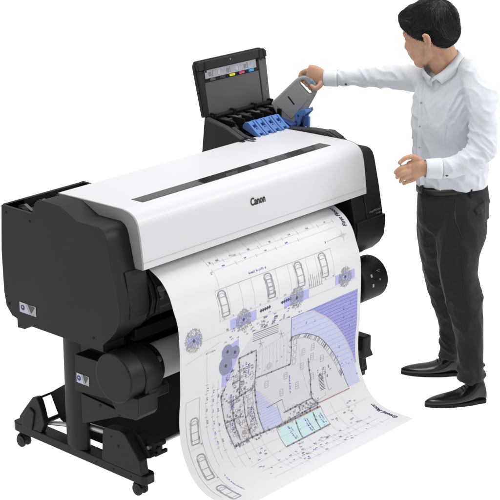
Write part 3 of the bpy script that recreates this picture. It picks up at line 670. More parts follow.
# building
fill([(.335, .56), (.44, .475), (.656, .475), (.656, .568)]+arc_i[1:]+[(.81, .915), (.27, .925), (.252, .75), (.24, .60)], 'ink_plan', .00025)
line(*arc_i, w=.0022, c='ink'); line(*[(a-.016, b+.014) for a, b in arc_i[:-1]], w=.0014, c='ink_grey')
for i in range(60):
    q = rnd.random()*(len(arc_i)-2); k = int(q); f_ = q-k; a = arc_i[k][0]*(1-f_)+arc_i[k+1][0]*f_; b = arc_i[k][1]*(1-f_)+arc_i[k+1][1]*f_
    line((a, b), (a-.014, b+.013), w=.0018, c=rnd.choice(('ink', 'ink_grey')))
def wall(*p, n=10):
    for a, b in zip(p, p[1:]):
        L = math.dist(a, b); dx, dy = (b[0]-a[0])/L, (b[1]-a[1])/L; nx, ny = -dy, dx
        for o_ in (-.0020, .0020): line((a[0]+nx*o_, a[1]+ny*o_), (b[0]+nx*o_, b[1]+ny*o_), w=.0010, c='ink', h=.0010)
        line(a, b, w=.0028, c='ink_grey')
        for k in range(max(2, int(L/.035))):
            q = (k+rnd.random()*.7)*.035; 
            if q > L: continue
            s, t = a[0]+dx*q, a[1]+dy*q; z = rnd.choice((.0030, .0045, .0055))
            quadstrip((s-dx*z*.7, t-dy*z*.7), (s+dx*z*.7, t+dy*z*.7), z*1.5, 'ink', .0013)
        for k in range(n//2):
            q = rnd.random()*L; s, t = a[0]+dx*q, a[1]+dy*q; e = rnd.choice((-1, 1))*rnd.uniform(.006, .014)
            line((s, t), (s+nx*e, t+ny*e), w=.0010, c='ink_grey', h=.0012)
            if rnd.random() > .5: line((s+nx*e, t+ny*e), (s+nx*e+dx*.008, t+ny*e+dy*.008), w=.0010, c='ink_grey', h=.0012)
wall((.656, .568), (.660, .691), (.440, .685)); wall((.440, .560), (.438, .685)); wall((.335, .565), (.440, .560))
wall((.335, .565), (.345, .66), (.300, .665)); wall((.262, .66), (.236, .70), (.250, .80), (.268, .925), n=22); wall((.268, .925), (.364, .919), (.530, .925), n=22)
wall((.53, .925), (.80, .915), n=16); line((.80, .913), (1.014, .913), w=.003, c='ink_red', h=.0011); line((.80, .911), (1.014, .911), w=.0014, c='ink', h=.0013)
wall((.345, .66), (.345, .735), (.285, .745)); wall((.345, .735), (.438, .72), (.450, .925), n=14); wall((.370, .745), (.375, .92)); wall((.30, .745), (.31, .91)); wall((.25, .82), (.345, .82)); wall((.438, .685), (.438, .72))
for k in range(170):   # fittings, doors, furniture in the service rooms
    s = .255+.17*rnd.random(); t = .60+.31*rnd.random(); q = rnd.random()
    if q < .35: loop([(s, t), (s+.014, t), (s+.014, t+.010), (s, t+.010)], w=.0014, c='ink_grey')
    elif q < .6: word(s, t, .014, 'ink', False, .007)
    elif q < .8: word(s, t, .012, 'ink', True, .007)
    else: line(*[(s+.013*math.cos(R_(a)), t+.013*math.sin(R_(a))) for a in range(0, 91, 18)], w=.0013, c='ink_grey')
for (s, t, l) in ((.295, .78, .07), (.38, .665, .07), (.29, .86, .05), (.41, .88, .08)): word(s, t, l, 'ink_blue', True, .012, .0024); word(s+.014, t, l*.8, 'ink_blue', True, .009, .0020)
for k in range(7): loop([(.392, .745+.022*k), (.425, .745+.022*k), (.425, .763+.022*k), (.392, .763+.022*k)], w=.0011, c='ink_grey')
for k in range(16): word(.33+.05*rnd.random(), .86+.05*rnd.random(), .010, 'ink_red', rnd.random() > .5, .009, .0014)
# entrance stairs and steps
for k in range(5): line((.42, .485+.008*k), (.575, .488+.008*k), w=.0022 if k in (0, 4) else .0010, c='ink')
for (s, t) in ((.475, .46), (.47, .54), (.595, .535)):
    for k in range(5): line((s, t), (s+.016*math.cos(k*1.1), t+.02*math.sin(k*1.1)), w=.0018, c='ink_grey')
for k in range(9): line((.455+.022*k, .56), (.455+.022*k, .68), w=.0008, c='ink_light')
line((.44, .575), (.656, .54), w=.001, c='ink_light')
for r_ in (.014, .008): loop([(.520+r_*math.cos(R_(a)), .655+r_*math.sin(R_(a))) for a in range(0, 360, 24)], w=.0014, c='ink_grey')
for k in range(4): loop([(.672, .585+.030*k), (.692, .585+.030*k), (.692, .608+.030*k), (.672, .608+.030*k)], w=.0014, c='ink_grey')
for (s, t) in ((.51, .735), (.63, .735), (.735, .725), (.60, .80), (.70, .80), (.80, .79), (.80, .70), (.87, .73), (.88, .79), (.74, .66), (.80, .655)):
    loop([(s-.010, t-.014), (s+.010, t-.014), (s+.010, t+.014), (s-.010, t+.014)], w=.0012, c='ink_grey')
    for q in (-.005, .004): line((s-.010, t+q), (s+.010, t+q), w=.0011, c='ink_grey')
word(.655, .82, .085, 'ink_blue', True, .010, .0022)
for k in range(70):    # hatch of the plaza paving
    a0 = .662+.34*rnd.random(); t0_ = .50+.38*rnd.random()
for k in range(17):
    t0_ = .495+.024*k
    lo, hi = .660, .0
    def cross(arc):
        for (a1, b1), (a2, b2) in zip(arc, arc[1:]):
            if b1 <= t0_ <= b2: return a1+(a2-a1)*(t0_-b1)/(b2-b1+1e-9)
    ho = cross(arc_o); li = cross(arc_i) or .660
    if ho: line((li+.004, t0_), (ho-.006, t0_), w=.0008, c='ink_lav', h=.0008)
for k in range(60):
    q = rnd.random(); t = .95+.2*rnd.random(); s = .30+.72*rnd.random()
    if not (.49 < s < .82 and t < 1.03): word(s, t, .010, rnd.choice(('ink', 'ink_blue', 'ink_grey')), False, .007, .0013)
for k in range(60): word(.46+.19*rnd.random(), .57+.11*rnd.random(), .008, 'ink_grey', rnd.random() > .5, .006, .0010) if k < 12 else word(.24+.42*rnd.random(), .415+.06*rnd.random(), .010, rnd.choice(('ink', 'ink_blue', 'ink_grey')), False, .007, .0012)
for k in range(34): word(.60+.22*rnd.random(), .885+.03*rnd.random(), .010, 'ink', rnd.random() > .5, .008, .0013)
for k in range(26): word(.262+.16*rnd.random(), .915+.022*rnd.random(), .008, 'ink', rnd.random() > .5, .007, .0013)
fill([(.445, .745), (.47, .755), (.50, .80), (.545, .845), (.575, .86), (.565, .921), (.452, .921)], 'ink_pale', .0005)
for k in range(15):
    line((.448, .752+.011*k), (min(.565, .470+.012*k), .752+.011*k), w=.0009, c='ink_lav', h=.0008)
line((.50, .835), (.60, .83), w=.0022, c='ink'); line((.565, .835), (.567, .92), w=.0018, c='ink_grey'); line((.60, .83), (.603, .885), w=.0016, c='ink_grey')
wall((.59, .885), (.775, .88), n=14); wall((.775, .70), (.79, .80), (.775, .88), (.80, .915), n=18)
for k in range(12): line((.84, .80+.006*k), (.872, .80+.006*k), w=.0022, c='ink')
for k in range(8): word(.84+.012*k, .785+.02*(k % 3), .010, 'ink_blue' if k % 3 == 0 else 'ink', True, .010)
line((.885, .80), (.89, .88), (.91, .878), w=.0020, c='ink_red'); line((.80, .90), (.86, .895), (.87, .88), w=.0012, c='ink_red')
line((.70, .60), (.78, .90), w=.0008, c='ink_light'); line((.66, .70), (.95, .74), w=.0008, c='ink_light')
# cyan rooms
fill([(.520, .934), (.808, .934), (.798, 1.014), (.508, 1.018)], 'ink_cyan', .0004)
loop([(.520, .932), (.808, .930), (.800, 1.014), (.508, 1.018)], w=.0026, c='ink_red'); wall((.52, .928), (.808, .926), n=26); wall((.508, 1.02), (.80, 1.016), n=6)
wall((.640, .935), (.618, 1.017), n=6); wall((.752, .935), (.738, 1.013), n=6)
for (s, t, l) in ((.585, 1.005, .06), (.690, 1.005, .065), (.775, 1.005, .06)): word(s, t, l, 'ink_blue', True, .012, .0026); word(s+.013, t, l*.9, 'ink_blue', True, .009, .0022)
# lower dimension chains
for s in (.268, .31, .36, .42, .508, .57, .64, .74, .80, .87, .95): line((s, .93 if not .5 < s < .81 else 1.02), (s-.006, 1.16 if s > .4 else 1.02), w=.0008, c='ink_light')
dims_row(.30, 1.0, 1.075, ticks=(.45, .52, .60, .68, .76, .85, 1.0), lab='ink'); dims_row(.42, 1.02, 1.105, ticks=(.44, .50, .56, .64, .72, .82), lab='ink_blue')
dims_row(.30, 1.06, 1.14, ticks=(.47, .58, .70, .82, 1.0), lab='ink'); line((.24, .965), (1.09, .985), w=.0009, c='ink_light'); line((.28, 1.03), (.52, 1.02), w=.0009, c='ink_light')
for (s, t) in ((.52, 1.06), (.535, 1.085), (.545, 1.10), (.53, 1.12)): word(s, t, .012, rnd.choice(('ink', 'ink_blue')), False, .009)
# left margin: dimension chains, cars along the kerb
dims_row(.50, .97, .150, ticks=(.62, .66, .70, .76, .80), lab='ink', vert=True); dims_row(.62, .95, .185, ticks=(.64, .68, .72, .77, .82, .86, .90), lab='ink_blue', vert=True)
dims_row(.62, 1.0, .215, ticks=(.66, .72, .78, .84, .92), lab='ink', vert=True)
line((.035, .66), (.112, .66), (.112, 1.08), w=.0010, c='ink_grey'); line((.035, .66), (.035, 1.10), w=.0010, c='ink_grey')
for t in (.795, .945, 1.092): car(.080, t, .05, .108, .046)
for t in (.700, .865, 1.015): disc(.080, t, .0055, 'ink', .0008, 8)
for t in (.865, 1.015): line((.035, t), (.112, t), w=.0008, c='ink_light'); word(.10, t-.01, .01, 'ink_grey', False, .007)
word(.145, 1.12, .11, 'ink_blue', True, .008, .0018)
# sheet titles
for body, s, t0, t1, sz in (('First Floor', 1.085, .190, .082, .030), ('Ground Floor', 1.082, 1.160, 1.018, .030)):
    tm = text_mesh(body, sz, .0008, .25); xs = [v.co.x for v in tm.vertices]; a, b = min(xs), max(xs); k = (t0-t1)/(b-a)
    m.add([pp(s-v.co.y, t0-(v.co.x-a)*k, .0012) for v in tm.vertices], [tuple(p.vertices) for p in tm.polygons], IX['navy'])
pm = m
me = bpy.data.meshes.new('printed_floor_plan'); me.from_pydata(pm.v, [], pm.f); me.update()
for q in INK: me.materials.append(M[q])
me.polygons.foreach_set('material_index', pm.m); me.polygons.foreach_set('use_smooth', [True]*len(me.polygons))
me.set_sharp_from_angle(angle=R_(40))
po = bpy.data.objects.new('printed_floor_plan', me); COL.objects.link(po)
prop(po, 'long white sheet with violet and cyan floor plan drawing curling out of the printer', 'printed plan')

# ------------------------------------------------------------------ man
PX = 1/216.5
H = empty('person', (1.814, -0.27, 0.0), R_(-48.2), label='man in pale blue shirt and dark trousers reaching towards the open ink unit', cat='person')
def rings(mb, rows, n=28, side=(1, 0, 0), sub=4):
    # rows: (centre, half width, half depth)
    P_ = cr([r[0] for r in rows], sub); Q = cr([(r[1], r[2], 0) for r in rows], sub)
    mb.tube(P_, [(q.x, q.y) for q in Q], n, side=side)
# torso oriented: width axis follows the shoulder line
SH = Vector((1, -.45, 0)).normalized()
TORSO = [((-0.0104, -0.0, 0.9953), 33.4, .126), ((-0.0119, 0.0, 1.032), 34.8, .128), ((-0.0167, -0.0, 1.096), 35.6, .13), ((-0.022, 0.0, 1.1732), 36.5, .138), ((-0.028, -0.0, 1.2678), 37, .145), ((-0.0294, -0.0, 1.3572), 36.5, .142), ((-0.0232, 0.0, 1.4193), 34.5, .125), ((-0.0187, 0.0, 1.4678), 28, .10), ((-0.0127, 0.01, 1.5096), 18.5, .075), ((-0.0084, 0.02, 1.5404), 11.5, .05), ((-0.0161, 0.02, 1.5689), 9, .04)]
def torso(mb, k=1.0, a=0, b=None):
    rows = []
    for (c, hw, dp) in TORSO[a:b]:
        hwm = hw*PX*k; rows.append((c, hwm*1.02, dp*k))
    rings(mb, rows, side=SH)
def arm_far(mb, k=1.0, end=8):
    pts = [((-0.1073, 0.05, 1.439), 17), ((-0.1528, 0.12, 1.4457), 14.5), ((-0.2141, 0.17, 1.4437), 13.2), ((-0.2984, 0.22, 1.4327), 11.6), ((-0.3846, 0.26, 1.4217), 10), ((-0.4591, 0.29, 1.4151), 8.8), ((-0.5078, 0.305, 1.4095), 8), ((-0.5567, 0.32, 1.4062), 7.4), ((-0.5746, 0.325, 1.4051), 7.0)][:end]
    rings(mb, [(p, r*PX*k, r*PX*k*.92) for p, r in pts], 20, side=(0, 0, 1))
def arm_near(mb, k=1.0, end=9):
    pts = [((0.0542, -0.1, 1.4726), 14), ((0.0786, -0.15, 1.4406), 15.5), ((0.0834, -0.185, 1.3708), 15), ((0.0866, -0.205, 1.2888), 15), ((0.0787, -0.225, 1.2153), 15.5), ((0.0305, -0.25, 1.1761), 14), ((-0.0297, -0.265, 1.1561), 12), ((-0.0982, -0.275, 1.148), 9.8), ((-0.1495, -0.28, 1.1494), 8.6)][:end]
    rings(mb, [(p, r*PX*k, r*PX*k*.9) for p, r in pts], 20, side=(0, 1, 0))
LEGN = [((0.034, -0.03, 0.9535), 17, 20), ((0.0289, -0.06, 0.8797), 23.5, 25), ((0.0275, -0.08, 0.8029), 24.5, 25), ((0.0205, -0.095, 0.7148), 21, 22), ((0.026, -0.105, 0.6058), 19, 20), ((0.0516, -0.115, 0.4961), 18.3, 18.5), ((0.0727, -0.13, 0.397), 15.4, 16.5), ((0.0843, -0.145, 0.2925), 13.4, 15), ((0.0914, -0.16, 0.1291), 13.2, 15)]
LEGF = [((-0.0523, 0.02, 0.9386), 17, 20), ((-0.0567, 0.035, 0.8642), 20.5, 30), ((-0.057, 0.05, 0.7749), 20, 29), ((-0.048, 0.085, 0.6636), 18, 24), ((-0.029, 0.125, 0.5242), 16, 18), ((0.0058, 0.145, 0.3993), 15, 16.5), ((0.0353, 0.16, 0.2845), 12.5, 14), ((0.0397, 0.165, 0.1923), 11.8, 13), ((0.0415, 0.17, 0.1044), 11.8, 13)]
def leg(mb, L, k=1.0, ext=None):
    rows = [(c, a*PX*k, b*PX*k) for c, a, b in L]
    rings(mb, rows, 24)
def pelvis(mb, k=1.0):
    rings(mb, [((-0.0137, -0.0, 1.0228), 32.3*PX*k, .116*k), ((-0.0072, 0.0, 0.9722), 34*PX*k, .132*k), ((-0.0004, -0.0, 0.9122), 35*PX*k, .148*k), ((0.0021, 0.0, 0.8517), 34.5*PX*k, .148*k), ((0.004, -0.0, 0.805), 30*PX*k, .13*k), ((0.0054, 0.0, 0.7722), 22*PX*k, .09*k)], side=(1, 0, 0))

# ---- body: one continuous skin surface
B = MB()
torso(B, .86, 0, 8); arm_far(B, .62, 9); arm_near(B, .62, 9); leg(B, LEGN, .60); leg(B, LEGF, .62); pelvis(B, .86)
# neck
rings(B, [((-0.0342, -0.0, 1.5293), 12*PX, .055), ((-0.0551, 0.0, 1.5686), 11*PX, .056), ((-0.0762, 0.0, 1.6122), 11*PX, .056), ((-0.095, -0.0, 1.6555), 12*PX, .058)], 20)
rings(B, [((-0.0701, -0.02, 1.5073), 9*PX, .045), ((-0.0924, -0.01, 1.5576), 10*PX, .05), ((-0.1104, -0.0, 1.6078), 10*PX, .05)], 16)
# head frame: face looks left, away and down
hc = Vector((-0.1303, 0.0, 1.6836))
hf = Vector((-.80, .40, -.29)).normalized(); hk = Vector((-.34, .10, .92)); hk = (hk-hf*hk.dot(hf)).normalized(); hs = hk.cross(hf).normalized()   # hs: his left (to the camera)
if hs.y > 0: hs = -hs
HR = Matrix((hf, hs, hk)).transposed()
def hp(a, b, c): return hc+HR @ Vector((a, b, c))
B.ell(hc, .112, .090, .112, HR, 32)
B.ell(hp(-.018, 0, .012), .108, .092, .105, HR, 32)
B.ell(hp(.056, 0, -.052), .068, .070, .090, HR, 24)      # face
B.ell(hp(.072, 0, -.118), .038, .042, .032, HR, 20)      # chin
rings(B, [(hp(.0, -.062, -.03), .024, .03), (hp(.012, -.054, -.080), .022, .03), (hp(.05, -.030, -.116), .02, .024)], 12)
rings(B, [(hp(.0, .062, -.03), .024, .03), (hp(.012, .054, -.080), .022, .03), (hp(.05, .030, -.116), .02, .024)], 12)
B.ell(hp(.088, 0, .014), .028, .062, .026, HR, 20)       # brow
rings(B, [(hp(.106, 0, .0), .008, .007), (hp(.116, 0, -.026), .009, .009), (hp(.124, 0, -.046), .012, .011), (hp(.108, 0, -.054), .013, .009)], 12)  # nose
for sg in (-1, 1):
    B.ell(hp(.118, sg*.013, -.050), .010, .009, .008, HR, 12)
    B.ell(hp(.078, sg*.046, -.036), .034, .030, .034, HR, 16)  # cheek
    B.ell(hp(.093, sg*.033, -.006), .015, .019, .010, HR, 12)  # eyelids
    # ear: rim and lobe
    ec = [(-.012, .018), (-.022, .024), (-.031, .014), (-.032, -.004), (-.026, -.020), (-.016, -.033), (-.008, -.030), (-.006, -.018)]
    rings(B, [(hp(a*1.25+.006, sg*(.098+.020*(1 if i < 5 else .3)), c*1.12-.022), .0066, .0060) for i, (a, c) in enumerate(ec)], 10)
    B.ell(hp(-.018, sg*.102, -.018), .017, .0075, .025, HR, 14); B.ell(hp(-.010, sg*.104, -.048), .010, .0075, .011, HR, 12)
B.ell(hp(.103, 0, -.078), .016, .026, .0085, HR, 16); B.ell(hp(.101, 0, -.090), .015, .023, .0085, HR, 16)
# ---- near hand (left), relaxed, fingers curling
def finger(mb, pts, r0, r1):
    k = len(pts); rings(mb, [(p, r0+(r1-r0)*i/(k-1), (r0+(r1-r0)*i/(k-1))*.95) for i, p in enumerate(pts)], 12, side=(0, 0, 1), sub=3)
    mb.ell(pts[-1], r1, r1, r1, None, 10)
rings(B, [((-0.1368, -0.28, 1.1494), .030, .028), ((-0.1666, -0.282, 1.1499), .032, .026), ((-0.1922, -0.285, 1.1495), .040, .023), ((-0.2155, -0.287, 1.1448), .044, .020), ((-0.228, -0.287, 1.1404), .040, .014)], 18, side=(0, 0, 1))
finger(B, [(-0.2181, -0.286, 1.1655), (-0.2511, -0.302, 1.1621), (-0.2737, -0.308, 1.1542), (-0.2875, -0.298, 1.1374)], .0128, .0094)
finger(B, [(-0.2179, -0.29, 1.1465), (-0.2483, -0.31, 1.1434), (-0.2686, -0.314, 1.1349), (-0.2806, -0.303, 1.1187)], .0130, .0096)
finger(B, [(-0.2129, -0.288, 1.1267), (-0.238, -0.306, 1.1222), (-0.2557, -0.308, 1.114), (-0.2652, -0.297, 1.0985)], .0124, .0092)
finger(B, [(-0.1994, -0.286, 1.1086), (-0.2206, -0.298, 1.1023), (-0.2384, -0.3, 1.0968), (-0.2499, -0.291, 1.0863)], .0110, .0084)
for kx, ky in ((408.5,165.6), (408.3,170.4), (409.4,175.0), (412.4,179.0)): pass
B.ell((-0.233, -0.3, 1.1668), .012, .010, .012, None, 12); B.ell((-0.2335, -0.303, 1.1467), .012, .010, .012, None, 12); B.ell((-0.2275, -0.3, 1.1257), .0115, .010, .0115, None, 12); B.ell((-0.2129, -0.295, 1.1067), .010, .009, .010, None, 12)
rings(B, [((-0.2174, -0.287, 1.1404), .042, .016), ((-0.2345, -0.29, 1.1369), .037, .013), ((-0.2452, -0.293, 1.1351), .030, .011)], 16, side=(0, 0, 1))
finger(B, [(-0.18, -0.278, 1.1816), (-0.2156, -0.29, 1.2032), (-0.2477, -0.298, 1.1993), (-0.2721, -0.3, 1.1807)], .0130, .0092)
# ---- far hand (right) closed round the tank handle
rings(B, [((-0.5388, 0.316, 1.4071), .030, .026), ((-0.5658, 0.32, 1.4085), .031, .026), ((-0.5907, 0.322, 1.415), .040, .025), ((-0.6201, 0.326, 1.4242), .042, .022), ((-0.6427, 0.33, 1.4298), .036, .017)], 18, side=(.35, 0, 1))
finger(B, [(-0.6381, 0.336, 1.4368), (-0.6623, 0.352, 1.4241), (-0.6726, 0.352, 1.4038), (-0.6621, 0.334, 1.392), (-0.6548, 0.318, 1.3863)], .0125, .0095)
finger(B, [(-0.6333, 0.338, 1.4235), (-0.6507, 0.356, 1.4066), (-0.6551, 0.354, 1.3876), (-0.6465, 0.334, 1.3781), (-0.6406, 0.318, 1.3725)], .0128, .0098)
finger(B, [(-0.6217, 0.338, 1.4068), (-0.6333, 0.354, 1.3913), (-0.6377, 0.352, 1.3723), (-0.6309, 0.334, 1.3633), (-0.6269, 0.318, 1.3586)], .0122, .0094)
finger(B, [(-0.6057, 0.336, 1.3916), (-0.6168, 0.35, 1.3755), (-0.6222, 0.348, 1.3592), (-0.6181, 0.332, 1.3508), (-0.6158, 0.32, 1.347)], .0108, .0085)
finger(B, [(-0.5755, 0.3, 1.3899), (-0.5915, 0.29, 1.3714), (-0.6072, 0.29, 1.3645), (-0.6231, 0.292, 1.3756)], .0140, .0100)
bm_ = voxel(B, .0032, 3, .5)
body = link('body', bm_, 'skin', H)
# fingernails of the near hand
for p, n_ in (((-0.29, -0.3065, 1.1415), 1), ((-0.2828, -0.3115, 1.1229), 1), ((-0.2677, -0.3055, 1.1028), 1), ((-0.2705, -0.308, 1.1855), 1)):
    m = MB(); m.ell(p, .0046, .0018, .0052, None, 12); nl = link('fingernail', m.mesh('fingernail', []), 'nail', H)
m = MB(); m.ell(hp(.1115, 0, -.079), .009, .021, .005, HR, 14); m.ell(hp(.1095, 0, -.089), .009, .019, .0055, HR, 14); link('lips', m.mesh('lips', []), 'lip', H)
for sg in (-1, 1):
    m = MB(); m.ell(hp(.0975, sg*.033, -.006), .012, .015, .0045, HR, 14); link('eye', m.mesh('eye', []), 'eye', H)
    m = MB(); rings(m, [(hp(.103, sg*.014, .017), .003, .003), (hp(.107, sg*.033, .021), .004, .004), (hp(.092, sg*.055, .015), .0025, .0025)], 8); link('eyebrow', m.mesh('eyebrow', []), 'hair', H)

# ---- hair
hm = MB()
hm.ell(hp(-.018, 0, .030), .118, .103, .106, HR, 40); hm.ell(hp(.036, 0, .064), .080, .088, .062, HR, 30); hm.ell(hp(-.048, 0, -.006), .082, .091, .084, HR, 30)
for sg in (-1, 1): hm.ell(hp(.004, sg*.068, .024), .058, .034, .044, HR, 20); hm.ell(hp(.052, sg*.062, .056), .032, .026, .028, HR, 16)
hm.ell(hp(.070, 0, .086), .044, .066, .030, HR, 20); hm.ell(hp(.084, .010, .076), .030, .054, .024, HR, 16)
hmesh = voxel(hm, .005, 3)
bvh = BVHTree.FromPolygons([v.co for v in hmesh.vertices], [tuple(p.vertices) for p in hmesh.polygons])
hair = MB(); hair.add([v.co for v in hmesh.vertices], [tuple(p.vertices) for p in hmesh.polygons])
crown = (HR @ Vector((-.55, .05, .82))).normalized()
for k in range(7500):
    d = Vector((rnd.gauss(0, 1), rnd.gauss(0, 1), rnd.gauss(0, 1))).normalized()
    loc, nr, idx, ds = bvh.ray_cast(hc+HR @ Vector((-.02, 0, .02))+d*.4, -d)
    if loc is None: continue
    pts = []; p = loc.copy(); n0 = nr.copy(); sw = rnd.gauss(0, .28)
    L = rnd.uniform(.024, .058); lf = rnd.choice((.6, 1, 1.6, 2.6))
    for i in range(6):
        rel = (p-hc).normalized(); fl_ = (rel-crown*rel.dot(crown))
        fl_ = fl_-n0*fl_.dot(n0)
        if fl_.length < .05: fl_ = HR @ Vector((1, 0, 0))
        fl_ = fl_.normalized(); fl_ = (fl_+n0.cross(fl_)*sw+Vector((0, 0, -.25))).normalized()
        pts.append(p+n0*(.0008+.0020*lf*(i/5)))
        q = p+fl_*(L/5); l2, n2, i2, d2 = bvh.find_nearest(q)
        if l2 is None: break
        if (HR.transposed() @ (l2-hc)).z < -.085: break
        p, n0 = l2, n2
    if len(pts) < 3: continue
    k_ = len(pts); w0 = rnd.uniform(.0005, .0013)
    hair.tube(pts, [(w0*.7*(1-(i/(k_-1))**2*.85), w0*(1-(i/(k_-1))**2*.85)) for i in range(k_)], 4, side=n0)
link('hair', hair.mesh('hair', []), 'hair', H)

# ---- clothing
def fold(me, fn):
    me.update(); nr = [v.normal.copy() for v in me.vertices]
    for v, n in zip(me.vertices, nr): v.co = v.co+n*fn(v.co, n)
    me.update()
def ridge(p, sx, sy, sz, seed):
    v_ = Vector((p.x*sx, p.y*sy, p.z*sz))+Vector((seed, seed*1.7, 0)); v_ = v_+.35*Vector((noise.noise(p*9), noise.noise(p*9+Vector((5, 1, 2))), noise.noise(p*9+Vector((2, 7, 3)))))
    q = abs(noise.noise(v_)); return 1.25*math.exp(-(q/.17)**1.3)-.25+.35*(.4-q)
Cs = MB(); torso(Cs, 1.0, 0, 10); arm_far(Cs, 1.0, 8); arm_near(Cs, 1.0, 8)
rings(Cs, [((-0.0167, -0.0, 1.5249), 10*PX, .055), ((0.0188, -0.03, 1.5117), 12*PX, .065), ((0.052, -0.08, 1.4855), 14*PX, .075), ((0.0767, -0.13, 1.449), 15.8*PX, .078), ((0.0826, -0.165, 1.4007), 15.2*PX, .075)], 20)
rings(Cs, [((0.0185, 0.03, 1.4965), 11*PX, .06), ((0.0454, 0.02, 1.4457), 15*PX, .08), ((0.0544, -0.0, 1.3794), 16*PX, .09)], 20)
rings(Cs, [((-0.0907, 0.06, 1.49), 9*PX, .06), ((-0.1376, 0.1, 1.4546), 13.5*PX, .06), ((-0.1861, 0.14, 1.4458), 13.5*PX, .06)], 20, side=(0, 0, 1))
sm = voxel(Cs, .0058, 9, .5)
elb = Vector((0.0799, -0.22, 1.2052)); fe = Vector((-0.2983, 0.22, 1.4282)); arp = Vector((0.0146, -0.1, 1.4028)); farp = Vector((-0.1771, 0.08, 1.3965)); hem = (-0.0117, -0.0, 0.9722)[2]
def sf(p, n):
    d = 0
    e = (p-elb).length; d += .0085*math.exp(-(e/.11)**2)*ridge(p+Vector((0, 0, p.x*.8)), 9, 9, 30, 1)
    # sleeves: twisting folds along the arm
    far = max(0, min(1, (-.13-p.x)/.08)) if p.z > 1.2 else 0
    d += .0050*far*ridge(p+Vector((p.z*.7, 0, 0)), 17, 10, 13, 4)
    near = max(0, min(1, (-.13-p.y)/.06)); d += .0043*near*ridge(p+Vector((0, 0, p.x*.5)), 11, 9, 19, 7)
    # torso: drag lines from shoulder and blousing over the belt
    t = (1-far)*(1-near)
    d += .0058*t*ridge(p+Vector((p.z*.55, 0, p.x*.5)), 8, 6, 6, 12)
    d += .0060*t*math.exp(-((p.z-hem-.09)/.07)**2)*ridge(p+Vector((0, 0, p.x*.35)), 15, 11, 15, 17)
    d += .0095*t*math.exp(-((p-arp).length/.13)**2)*ridge(p+Vector((0, 0, -p.x)), 12, 8, 22, 21)
    d += .0022*noise.noise(p*22)
    lo_ = max(0, min(1, (p.z-hem+.02)/.06)) if t > .5 else 1
    return (d-.004)*lo_
fold(sm, sf)
# open the cuffs and neck: remove the end caps so that skin shows
shirt = link('shirt', sm, 'shirt', H)
def lip(name, rows, matn, n=28, sub=3, side=(1, 0, 0), thick=.003):
    m = MB(); rr = cr([r[0] for r in rows], sub); q = cr([(r[1], r[2], 0) for r in rows], sub)
    m.tube(rr, [(a.x, a.y) for a in q], n, side=side, cap=False)
    o = link(name, m.mesh(name, []), matn, H); s_ = o.modifiers.new('thickness', 'SOLIDIFY'); s_.thickness = thick; s_.offset = 0
    return o
lip('cuff', [((-0.5033, 0.305, 1.4095), 8.3*PX, 7.9*PX), ((-0.5345, 0.312, 1.4079), 8.1*PX, 7.6*PX), ((-0.5635, 0.32, 1.4062), 7.7*PX, 7.2*PX)], 'collar', side=(0, 0, 1))
lip('cuff', [((-0.094, -0.275, 1.148), 10.3*PX, 9.4*PX), ((-0.1282, -0.278, 1.1488), 9.7*PX, 8.9*PX), ((-0.1623, -0.281, 1.1497), 9.2*PX, 8.3*PX)], 'collar', side=(0, 1, 0))
sb = BVHTree.FromPolygons([v.co for v in sm.vertices], [tuple(p.vertices) for p in sm.polygons])
for p in ((-0.4792, 0.24, 1.3781), (-0.0727, -0.32, 1.1166)):
    m = MB(); m.ell(sb.find_nearest(Vector(p))[0], .006, .004, .006, None, 12); link('cuff_button', m.mesh('cuff_button', []), 'graphite', H)
# collar: a folded band round the neck with two leaves
def oncloth(p, off):
    o_ = Vector(p); l, n, i_, d = sb.find_nearest(o_)
    return l+n*(off+.004)
NE = [(0.0005, 0.05, 1.5912), (-0.0069, 0.01, 1.5884), (-0.0231, -0.035, 1.5759), (-0.0468, -0.062, 1.5533), (-0.0757, -0.08, 1.529), (-0.1039, -0.09, 1.5112), (-0.1247, -0.09, 1.4964)]
OU = [(0.0208, 0.055, 1.5661), (0.0228, 0.0, 1.5577), (0.0063, -0.05, 1.5443), (-0.0179, -0.08, 1.5225), (-0.0471, -0.1, 1.5008), (-0.0739, -0.115, 1.4868), (-0.1015, -0.12, 1.4706)]
FN = [(-0.1306, -0.085, 1.4975), (-0.1459, -0.065, 1.5083), (-0.1555, -0.03, 1.5204), (-0.1434, 0.03, 1.5361), (-0.0904, 0.085, 1.5555), (-0.0297, 0.09, 1.5787), (0.0005, 0.05, 1.5912)]
FO = [(-0.1495, -0.11, 1.4748), (-0.1692, -0.09, 1.4899), (-0.1808, -0.03, 1.5051), (-0.1766, 0.04, 1.523), (-0.113, 0.11, 1.5326), (-0.0161, 0.12, 1.5461), (0.0208, 0.055, 1.5661)]
m = MB()
for A_, B_ in ((NE, OU), (FN, FO)):
    A_ = cr(A_, 5); B_ = [oncloth(q, .004) if (i_ > 6 if A_ is None else True) else q for i_, q in enumerate(cr(B_, 5))]
    for _ in range(4): B_ = [B_[0]]+[(B_[i_-1]+B_[i_]*2+B_[i_+1])/4 for i_ in range(1, len(B_)-1)]+[B_[-1]]
    vs = []; kk = len(A_)
    for a_, b_ in zip(A_, B_):
        dn = Vector((-.03, 0, -.022))
        vs += [a_+Vector((-.004, 0, -.020)), a_, a_*.8+b_*.2+Vector((0, -.004, .007)), a_*.45+b_*.55+Vector((0, -.003, .006)), b_]
    m.add(vs, [(5*q+t_, 5*(q+1)+t_, 5*(q+1)+t_+1, 5*q+t_+1) for q in range(kk-1) for t_ in range(4)])
co = link('collar', m.mesh('collar', [], 70), 'collar', H); s_ = co.modifiers.new('thickness', 'SOLIDIFY'); s_.thickness = .003
